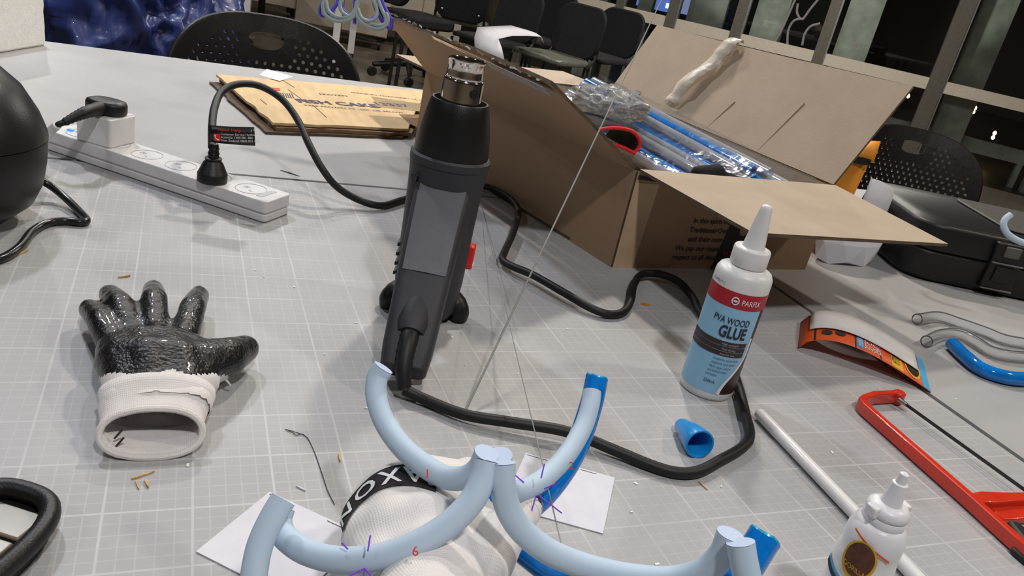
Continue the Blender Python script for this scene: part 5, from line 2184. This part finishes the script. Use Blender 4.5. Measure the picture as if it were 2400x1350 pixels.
# boss and pin that clamp the blade
b_ = new_bm()
bs = si @ V(fe.x + 0.004, fe.y - 0.001, 0)
lathe(b_, [(0.0062, 0.001), (0.0066, 0.003), (0.0066, 0.013), (0.0050, 0.0145)], 18, bs)
obj('boss', b_, MAT['sawred'], saw)
bl0, bl1 = at(2112, 940, 0.0085), at(2440, 1176, 0.0085)
bd_ = (bl1 - bl0).normalized()
b_ = new_bm()
tube(b_, [si @ (bl0 - bd_ * 0.003), si @ (bl0 + bd_ * 0.008)], [0.0028, 0.0022], 12)
obj('pin', b_, MAT['steel'], saw)
b_ = new_bm()
R = Matrix.Rotation(math.atan2(bd_.y, bd_.x), 3, 'Z')
mid_ = si @ ((bl0 + bl1) / 2)
box(b_, mid_, ((bl1 - bl0).length, 0.0009, 0.0032), R)
obj('blade', b_, mat('dark_blade', (0.05, 0.05, 0.055), 0.35, 0.8, var=0.2), saw, smooth=False)
# black grip
g0_, g1_ = at(2368, 1228, 0.008), at(2470, 1330, 0.008)
bar('grip', [(g0_.x, g0_.y), ((g0_.x + g1_.x) / 2, (g0_.y + g1_.y) / 2), (g1_.x, g1_.y)], [0.010, 0.018, 0.016], 0.011, MAT['rubber'], saw, bev=0.003)
bar('grip', [(q1.x * .25 + q2.x * .75 - 0.004, q1.y * .25 + q2.y * .75 - 0.003), (q2.x, q2.y - 0.01)], [0.006, 0.012], 0.006, MAT['rubber'], saw, z0=0.0005, bev=0.002)

# ------------------------------------------------------------------ arched super glue card
k0, k1 = at(1870, 818), at(2181, 921)
kd = (k1 - k0)
KL = kd.length
kd.normalize()
kn_ = V(-kd.y, kd.x, 0)
if kn_.dot(FWD) < 0:
    kn_ = -kn_
KW = 0.092
card = thing('glue_card', 'orange glue blister card arched on the table, white sheet over it', 'card', k0)


def arch(s):
    return 0.0235 * (math.sin(PI * min(1, s ** 0.62)) ** 0.9 if 0 < s < 1 else 0) + 0.0006


def kp(s, w, lift=0.0):
    return kd * (KL * s) + kn_ * (KW * w) + V(0, 0, arch(s) + lift)


def arch_patch(nm, s0, s1, w0, w1, lift, m, par, ns=24, nw=3, solid=0.0):
    b_ = new_bm()
    rows = [[kp(s0 + (s1 - s0) * i / ns, w0 + (w1 - w0) * j / nw, lift) for j in range(nw + 1)] for i in range(ns + 1)]
    loft(b_, rows, cap=False, closed=False)
    return obj(nm, b_, m, par, angle=180, solid=solid)


kc = arch_patch('printed_card', 0, 1, 0, 1, 0.0, MAT['orange'], card, solid=0.0006)
arch_patch('blue_end', 0.935, 1.0, 0, 1, 0.0006, MAT['skyblue'], kc, 4)
arch_patch('black_bar', 0.085, 0.10, 0, 1, 0.0006, MAT['ink'], kc, 2)
arch_patch('blue_flash', 0.40, 0.455, 0.05, 0.8, 0.0006, MAT['skyblue'], kc, 4)
arch_patch('black_bar', 0.385, 0.395, 0, 1, 0.0006, MAT['ink'], kc, 2)
arch_patch('black_bar', 0.585, 0.595, 0, 1, 0.0006, MAT['ink'], kc, 2)
arch_patch('yellow_flash', 0.68, 0.775, 0.03, 0.9, 0.0006, MAT['yellow'], kc, 6)


def card_text(s, size, s0, w0, m, along=False, xs=1.0, lift=0.0010, par=None):
    tb = text_bm(s, size)
    for v in tb.verts:
        x, y = v.co.x * xs, v.co.y
        # the words run down across the card
        v.co = kp(s0 + y / KL, w0 - x / KW, lift)
    return obj('lettering', tb, m, par or kc, smooth=False)


card_text('SUPER', 0.0135, 0.530, 0.44, MAT['inkwhite'], xs=0.85)
card_text('GLUE', 0.0135, 0.462, 0.40, MAT['inkwhite'], xs=0.85)
card_text('GORILLA', 0.0135, 0.690, 0.62, MAT['ink'], xs=0.80, lift=0.0014)
card_text('STRONG', 0.007, 0.410, 0.36, MAT['inkwhite'], xs=0.9, lift=0.0014)
for s0, w0 in ((0.175, 0.42), (0.275, 0.46)):
    b_ = new_bm()
    vs = [b_.verts.new(kp(s0 + 0.040 * math.cos(2 * PI * i / 20), w0 - 0.16 + 0.09 * math.sin(2 * PI * i / 20), 0.0012)) for i in range(20)]
    b_.faces.new(vs)
    obj('black_spot', b_, MAT['ink'], kc, smooth=False)
for rr, mm, lf_ in ((1.0, 'yellow', .0010), (0.80, 'labelbrown', .0014)):
    b_ = new_bm()
    vs = [b_.verts.new(kp(0.865 + 0.068 * rr * math.cos(2 * PI * i / 28), 0.40 + 0.34 * rr * math.sin(2 * PI * i / 28), lf_)) for i in range(28)]
    b_.faces.new(vs)
    obj('oval_badge', b_, MAT[mm], kc, smooth=False)
arch_patch('white_sheet', 0.05, 0.91, 0.36, 1.03, 0.0032, mat('white_board', (0.70, 0.68, 0.665), 0.8, var=0.04, vscale=50), card, solid=0.0008)

# ------------------------------------------------------------------ clear and blue tube offcuts on the right
def lying(label, pts, r, m, z, m2):
    bent_tube('tube_offcut', label, 'tube', [at(x, y, z) for (x, y) in pts], r, m, m2, 'tube offcuts at the right edge')


lying('wavy clear tube offcut furthest from the red saw', [(2150, 748), (2200, 742), (2250, 757), (2310, 778), (2360, 797), (2440, 810)], 0.0078, MAT['clearoff'], 0.0079, MAT['clearoff'])
lying('bent clear tube offcut between the blue one and the wavy one', [(2172, 800), (2205, 785), (2250, 782), (2285, 800), (2320, 822), (2370, 834), (2450, 840)], 0.0078, MAT['clearoff'], 0.0079, MAT['clearoff'])
lying('curved blue tube offcut on the right table', [(2232, 806), (2258, 832), (2295, 862), (2340, 880), (2390, 888), (2460, 885)], 0.0085, MAT['bluetube'], 0.0086, MAT['cyancut'])

# ------------------------------------------------------------------ black tool case
c0_, c1_ = at(2110, 650), at(2430, 716)
cd = (c1_ - c0_).normalized()
cn = V(-cd.y, cd.x, 0)
if cn.dot(FWD) < 0:
    cn = -cn
case = thing('tool_case', 'black moulded tool case with latch lying beyond the tube offcuts', 'case', c0_, math.atan2(cd.y, cd.x))
CLN, CDP = 0.40, 0.27


def case_shell(nm, z0, z1, ins0, ins1, m):
    b_ = new_bm()
    rings = []
    for z, ins in ((z0, ins0), (z0 + 0.006, ins0 * 0.3), (z1 - 0.006, ins1 * 0.3), (z1, ins1)):
        rings.append([V(CLN / 2 + x, CDP / 2 + y, z) for (x, y) in rrect(CLN - 2 * ins, CDP - 2 * ins, 0.045, 7)])
    loft(b_, rings)
    return obj(nm, b_, m, case, bevel=0.003)


case_shell('base', 0.0, 0.052, 0.014, 0.0, MAT['dark'])
lid = case_shell('lid', 0.0535, 0.100, 0.0, 0.016, MAT['dark'])
b_ = new_bm()
prism(b_, [(CLN / 2 + x + 0.06, CDP / 2 + y) for (x, y) in rrect(CLN - 0.20, CDP - 0.08, 0.02, 4)], 0.1, 0.104)
obj('raised_panel', b_, mat('dark_grey_plastic', (0.07, 0.066, 0.06), 0.5, var=0.1), lid, bevel=0.002)
for u in (0.150, 0.330):
    b_ = new_bm()
    box(b_, (u, -0.002, 0.052), (0.052, 0.012, 0.078))
    la = obj('latch', b_, MAT['dark'], case, bevel=0.003)
    b_ = new_bm()
    box(b_, (u, -0.009, 0.040), (0.030, 0.004, 0.026))
    obj('latch_recess', b_, MAT['shroud'], la, bevel=0.001)
    b_ = new_bm()
    box(b_, (u, -0.0085, 0.078), (0.026, 0.006, 0.018))
    obj('latch_tongue', b_, mat('grey_latch', (0.10, 0.095, 0.085), 0.4, var=0.1) if u < .2 else bpy.data.materials['grey_latch'], la, bevel=0.002)
    b_ = new_bm()
    tube(b_, [(u - 0.026, -0.010, 0.058), (u + 0.026, -0.010, 0.058)], 0.0014, 8)
    tube(b_, [(u - 0.026, -0.009, 0.014), (u + 0.026, -0.009, 0.014)], 0.0014, 8)
    obj('hinge_wire', b_, MAT['metal_leg'], la)

# ------------------------------------------------------------------ orange envelope and white paper behind the box flap
eo = at(2012, 565, 0.0)
eo = V(1.085, 0.535, 0)
env = thing('padded_envelope', 'torn orange padded envelope standing behind the box flap', 'envelope', eo, math.atan2(RGT.y, RGT.x) - 0.1)
b_ = new_bm()
EW, EH = 0.070, 0.155
rows = []
for i in range(9):
    u = i / 8
    rows.append([V((u - .5) * EW + 0.012 * h, 0.010 * math.sin(PI * u) * s, EH * h + (0.010 * noise.noise(V(u * 5, s, 2)) if h == 1 else 0)) for (h, s) in
                 ((0, -1), (.33, -1), (.66, -1), (1, -1), (1, 1), (.66, 1), (.33, 1), (0, 1))])
loft(b_, rows, cap=True, closed=True)
obj('sleeve', b_, MAT['envelope'], env, angle=60)
b_ = new_bm()
rows = [[V((u - .5) * EW + 0.014, -0.011, EH + 0.001), V((u - .5) * EW + 0.018, 0.0, EH + 0.016 + 0.008 * math.sin(9 * u)), V((u - .5) * EW + 0.022, 0.014, EH + 0.022 + 0.012 * u)] for u in (0.35, .5, .65, .8, 1.0)]
loft(b_, rows, cap=False, closed=False)
obj('torn_lip', b_, MAT['envelope'], env, solid=0.0008)
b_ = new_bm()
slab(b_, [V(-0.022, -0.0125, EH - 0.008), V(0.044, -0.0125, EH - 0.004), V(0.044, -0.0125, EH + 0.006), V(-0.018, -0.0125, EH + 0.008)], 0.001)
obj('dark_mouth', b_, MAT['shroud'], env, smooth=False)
# curled white sheet leaning by it
b_ = new_bm()
rows = []
for i in range(11):
    t_ = i / 10
    a = -0.4 + 1.9 * t_
    rows.append([V(0.050 * math.sin(a), -0.035 * math.cos(a) + 0.05 * t_, h * (0.135 - 0.05 * t_ * t_)) for h in (0, .25, .5, .75, 1.0)])
loft(b_, rows, cap=False, closed=False)
ws = obj('paper_sheet', b_, MAT['paper'], solid=0.0006, angle=80)
ws.location = V(1.146, 0.505, 0.0)
ws.rotation_euler = (0, 0, -0.5)
tag(ws, 'curled white paper sheet between the orange envelope and tool case', 'paper')
# white carrier bag bottom showing under the flap
b_ = new_bm()
bmesh.ops.create_icosphere(b_, subdivisions=2, radius=1.0)
for v in b_.verts:
    n_ = v.co.copy()
    k = 0.95 + 0.22 * (1 - abs(noise.noise(n_ * 2.4 + V(4, 2, 8))) * 2)
    v.co = V(n_.x * 0.066 * k, n_.y * 0.028 * k, max(0.0, 0.036 + n_.z * 0.060 * k))
wb = obj('paper_bag', b_, MAT['paper'], smooth=False)
wb.location = V(1.095, 0.462, 0)
wb.rotation_euler = (0, 0, 0.1)
tag(wb, 'crumpled white paper bag on the table under the box flap', 'bag')

# ------------------------------------------------------------------ blank printed cards by the hand (their codes are left out)
for nm, px_, lb in (('marker_card', [(1232, 1062), (1441, 1120), (1413, 1251), (1176, 1185)], 'square white paper card right of the gloved hand'),
                    ('marker_card', [(632, 1153), (860, 1258), (690, 1410), (459, 1293)], 'square white paper card left of the gloved hand')):
    q = [at(x, y, 0.0006) for (x, y) in px_]
    c = sum(q, V(0, 0, 0)) / 4
    t = thing(nm, lb, 'card', V(c.x, c.y, 0), group='white marker cards')
    b_ = new_bm()
    slab(b_, [p - V(c.x, c.y, 0) for p in q], 0.0006)
    sh_ = obj('sheet', b_, MAT['paper'], t, smooth=False)
    for (u0, u1) in ((0.02, 0.25), (0.62, 0.80)):
        b_ = new_bm()
        e0, e1 = q[0].lerp(q[1], u0), q[0].lerp(q[1], u1)
        inn = (q[3] - q[0]).normalized() * 0.0022
        tube(b_, [e0 + inn - V(c.x, c.y, 0) + V(0, 0, .0003), e1 + inn - V(c.x, c.y, 0) + V(0, 0, .0003)], 0.0003, 6)
        obj('ruled_line', b_, MAT['ink'], sh_)

# ------------------------------------------------------------------ slivers, hair and dust
sl = [((277, 650), (305, 646), 0.0016, 'straw', 'thin wood sliver beyond the black glove fingertips'),
      ((308, 1122), (338, 1112), 0.0012, 'straw', 'straw sliver in front of the glove cuff, upper'),
      ((330, 1115), (362, 1104), 0.0010, 'straw', 'straw sliver in front of the glove cuff, pointing right'),
      ((340, 1124), (348, 1142), 0.0016, 'straw', 'short pale straw chip below the glove cuff'),
      ((318, 1126), (326, 1146), 0.0010, 'straw', 'short brown straw chip below the glove cuff'),
      ((795, 1062), (797, 1081), 0.0016, 'straw', 'pale wood chip left of the gloved hand'),
      ((38, 598), (66, 587), 0.0018, 'straw', 'yellow wood chip beside the glossy black cord'),
      ((1637, 1128), (1658, 1147), 0.0010, 'straw', 'thin wood sliver below the bend of the cord'),
      ((1502, 712), (1522, 716), 0.0050, 'amber', 'amber wood chip beside the cord behind the bottle'),
      ((694, 1138), (716, 1149), 0.0010, 'paper', 'white paper shred above the left card')]
for (a, c, w, m, lb) in sl:
    p, q = at(*a, 0.0008), at(*c, 0.0008)
    b_ = new_bm()
    d_ = q - p
    s_ = V(-d_.y, d_.x, 0).normalized() * w / 2
    pts_ = [p - s_ * .4, p + d_ * .3 - s_, p + d_ * .8 - s_ * .9, q - s_ * .2, q + s_ * .3, p + d_ * .7 + s_, p + d_ * .25 + s_ * .8, p + s_ * .3]
    prism(b_, [(x.x, x.y) for x in pts_], 0.0002, 0.0002 + min(0.0018, w))
    tag(obj('wood_sliver' if m != 'paper' else 'paper_shred', b_, MAT[m], smooth=False), lb, 'sliver' if m != 'paper' else 'shred')
b_ = new_bm()
tube(b_, catmull([at(x, y, 0.0006) for (x, y) in ((668, 1006), (690, 1012), (718, 1024), (735, 1055), (748, 1090), (758, 1120), (768, 1150), (784, 1182))], 5), 0.00028, 6)
tube(b_, catmull([at(x, y, 0.0008) for (x, y) in ((672, 1007), (686, 1014), (695, 1020), (708, 1017), (722, 1027))], 5), 0.00025, 6)
tag(obj('thread', b_, MAT['ink']), 'thin dark thread curling on the mat left of the hand', 'thread')
b_ = new_bm()
random.seed(11)
spots = [(598, 633), (690, 672), (618, 648), (760, 830), (858, 956), (1214, 876), (1268, 875), (835, 757), (50, 146), (300, 193), (470, 222), (720, 360), (795, 345), (860, 410), (405, 327), (780, 515), (300, 318),
         (2240, 935), (1540, 1322), (1490, 1133), (1690, 1140), (1480, 1200), (1060, 790), (960, 470), (560, 455), (1090, 855), (440, 1090), (1950, 1060), (2060, 990), (1330, 770)]
for (x, y) in spots:
    p = at(x, y, 0.0005)
    s_ = random.uniform(0.0008, 0.0019)
    R = Matrix.Rotation(random.uniform(0, PI), 3, 'Z')
    box(b_, p, (s_ * 1.8, s_ * 0.8, 0.0007), R)
tag(obj('paper_crumbs', b_, MAT['foam'], smooth=False), 'tiny white crumbs scattered over the table tops', 'crumbs', kind='stuff')
# a dark scratch on the table near the cord loop
b_ = new_bm()
tube(b_, [at(657, 399, 0.0004), at(680, 406, 0.0004), at(702, 413, 0.0004)], [0.0006, 0.0012, 0.0005], 6)
tag(obj('wood_sliver', b_, MAT['table_edge']), 'thin dark grey sliver beyond the white power strip', 'sliver')

# ------------------------------------------------------------------ pale blue model tubes round the hand
HR = 0.0062
HG = 'pale blue model tubes round the hand'


def model_tube(label, path, r=HR):
    return bent_tube('model_tube', label, 'tube', [dp(*p) for p in path], r, MAT['holo'], MAT['holoend'], HG, hollow=False, n=22)


t1 = model_tube('pale blue tube marked 1 arching up to the heat gun cord',
                [(898, 862, 0.468), (884, 885, 0.468), (882, 930, 0.464), (902, 990, 0.454), (945, 1050, 0.440), (1000, 1095, 0.426), (1050, 1120, 0.414), (1095, 1118, 0.404), (1125, 1095, 0.398), (1140, 1062, 0.394)])
t2 = model_tube('pale blue tube marked 2 running in front of the blue tube',
                [(1387, 918, 0.528), (1383, 950, 0.523), (1365, 1005, 0.513), (1325, 1070, 0.493), (1270, 1125, 0.468), (1220, 1150, 0.443), (1188, 1148, 0.420), (1174, 1115, 0.406), (1172, 1068, 0.398)])
t6 = model_tube('pale blue tube marked 6 sweeping left across the glove',
                [(1142, 1082, 0.376), (1132, 1120, 0.374), (1105, 1175, 0.370), (1050, 1230, 0.366), (970, 1278, 0.364), (880, 1307, 0.366), (790, 1312, 0.372), (715, 1292, 0.382), (668, 1258, 0.392), (655, 1222, 0.398), (662, 1192, 0.400)])
tL = model_tube('pale blue tube rising upright at the left card',
                [(664, 1170, 0.383), (640, 1210, 0.380), (612, 1270, 0.376), (598, 1330, 0.372), (592, 1400, 0.368), (600, 1470, 0.364)])
tR = model_tube('pale blue tube sweeping right along the bottom edge',
                [(1178, 1085, 0.376), (1178, 1130, 0.376), (1190, 1190, 0.378), (1225, 1245, 0.380), (1290, 1295, 0.382), (1380, 1330, 0.384), (1480, 1352, 0.380), (1580, 1358, 0.374), (1650, 1338, 0.366), (1692, 1300, 0.360), (1712, 1252, 0.357)])
tR2 = model_tube('short pale blue tube end standing before the torn blue tube',
                 [(1736, 1272, 0.349), (1742, 1310, 0.349), (1752, 1360, 0.349), (1760, 1430, 0.349)])


def mark(par, s, x, y, d, size):
    tb = text_bm(s, size)
    o_ = dp(x, y, d) - par.location
    for v in tb.verts:
        v.co = o_ + RGT * v.co.x + UPV * v.co.y
    obj('number', tb, mat('red_number', (0.85, 0.03, 0.03), 0.6, var=0.02) if 'red_number' not in bpy.data.materials else bpy.data.materials['red_number'], par, smooth=False)


mark(t1, '1', 994, 1120, 0.408, 0.0065)
mark(t2, '2', 1333, 1100, 0.468, 0.0062)
mark(t6, '6', 965, 1303, 0.346, 0.0062)


def tick(par, a, c):
    b_ = new_bm()
    tube(b_, [dp(*a) - par.location, dp(*c) - par.location], 0.00038, 8)
    obj('tick', b_, MAT['holopurple'], par)


for a, c in (((802, 1273, 0.366), (815, 1287, 0.364)), ((868, 1255, 0.360), (862, 1292, 0.356)), ((855, 1332, 0.356), (818, 1350, 0.354)), ((855, 1332, 0.356), (850, 1362, 0.354)), ((855, 1332, 0.356), (876, 1356, 0.354))):
    tick(t6, a, c)
for a, c in (((1203, 1110, 0.438), (1228, 1131, 0.436)), ((1276, 1087, 0.438), (1268, 1121, 0.436)), ((1275, 1146, 0.438), (1310, 1131, 0.436)), ((1256, 1162, 0.438), (1240, 1220, 0.433)), ((1262, 1160, 0.438), (1317, 1203, 0.433))):
    tick(t2, a, c)

# sage and indigo coil model hovering over the far end of the torn flap
coil = thing('coil_model', 'small model of looped sage and indigo tubes above the torn flap', 'model', dp(835, 30, 1.25))
co0 = coil.location.copy()
for pts_, m in (([(768, -12), (757, 12), (762, 34), (784, 48), (812, 48), (832, 34), (838, 8), (836, -15)], 'hologrey'),
                ([(764, 2), (770, 26), (790, 40), (815, 40), (831, 26), (836, 4)], 'hologrey'),
                ([(802, -12), (797, 12), (802, 28), (815, 38)], 'hologrey'),
                ([(850, -12), (838, 6), (834, 28), (842, 46), (862, 62), (888, 68), (906, 58), (909, 42), (904, 30)], 'hologrey'),
                ([(838, 20), (846, 40), (862, 50), (878, 44), (884, 28), (878, 8), (868, -8)], 'hologrey'),
                ([(882, -10), (894, 20), (903, 40), (904, 54), (890, 60), (868, 56)], 'hologrey'),
                ([(772, -14), (753, 14), (751, 32), (760, 38), (775, 28), (790, 8), (797, -12)], 'holoblue'),
                ([(832, -14), (832, 20), (831, 56)], 'holoblue'),
                ([(799, -6), (802, 20), (816, 37)], 'holoblue'),
                ([(870, -12), (880, 18), (890, 40), (903, 58), (916, 66), (917, 48), (906, 26), (896, 4), (893, -14)], 'holoblue'),
                ([(852, 47), (868, 47), (880, 38)], 'holoblue')):
    b_ = new_bm()
    dz = 1.25 + (0.012 if m == 'holoblue' else 0.0)
    tube(b_, catmull([dp(x, y, dz) - co0 for (x, y) in pts_], 6), 0.0030, 10)
    obj('loop', b_, MAT[m], coil)
b_ = new_bm()
tube(b_, catmull([dp(x, y, 1.05) for (x, y) in ((2369, 503), (2356, 514), (2352, 528), (2360, 546), (2378, 560), (2402, 570), (2440, 578))], 6), 0.0042, 12)
tag(obj('model_tube', b_, MAT['holo']), 'small pale blue curved tube above the black tool case', 'tube')
# two thin overlay pointer lines, built as straight rods over the table
b_ = new_bm()
tube(b_, [at(1085, 975, 0.0012), dp(1556, -12, 0.95)], [0.0010, 0.0006], 10)
tag(obj('overlay_line', b_, MAT['rod']), 'thin grey overlay pointer line slanting up from the mat past the box', 'rod')
b_ = new_bm()
tube(b_, [at(1128, 480, 0.0008), dp(1336, 1362, .405)], [0.0004, 0.00045], 8)
tag(obj('overlay_line', b_, MAT['rod']), 'very thin grey overlay line running down right of the gun', 'rod')
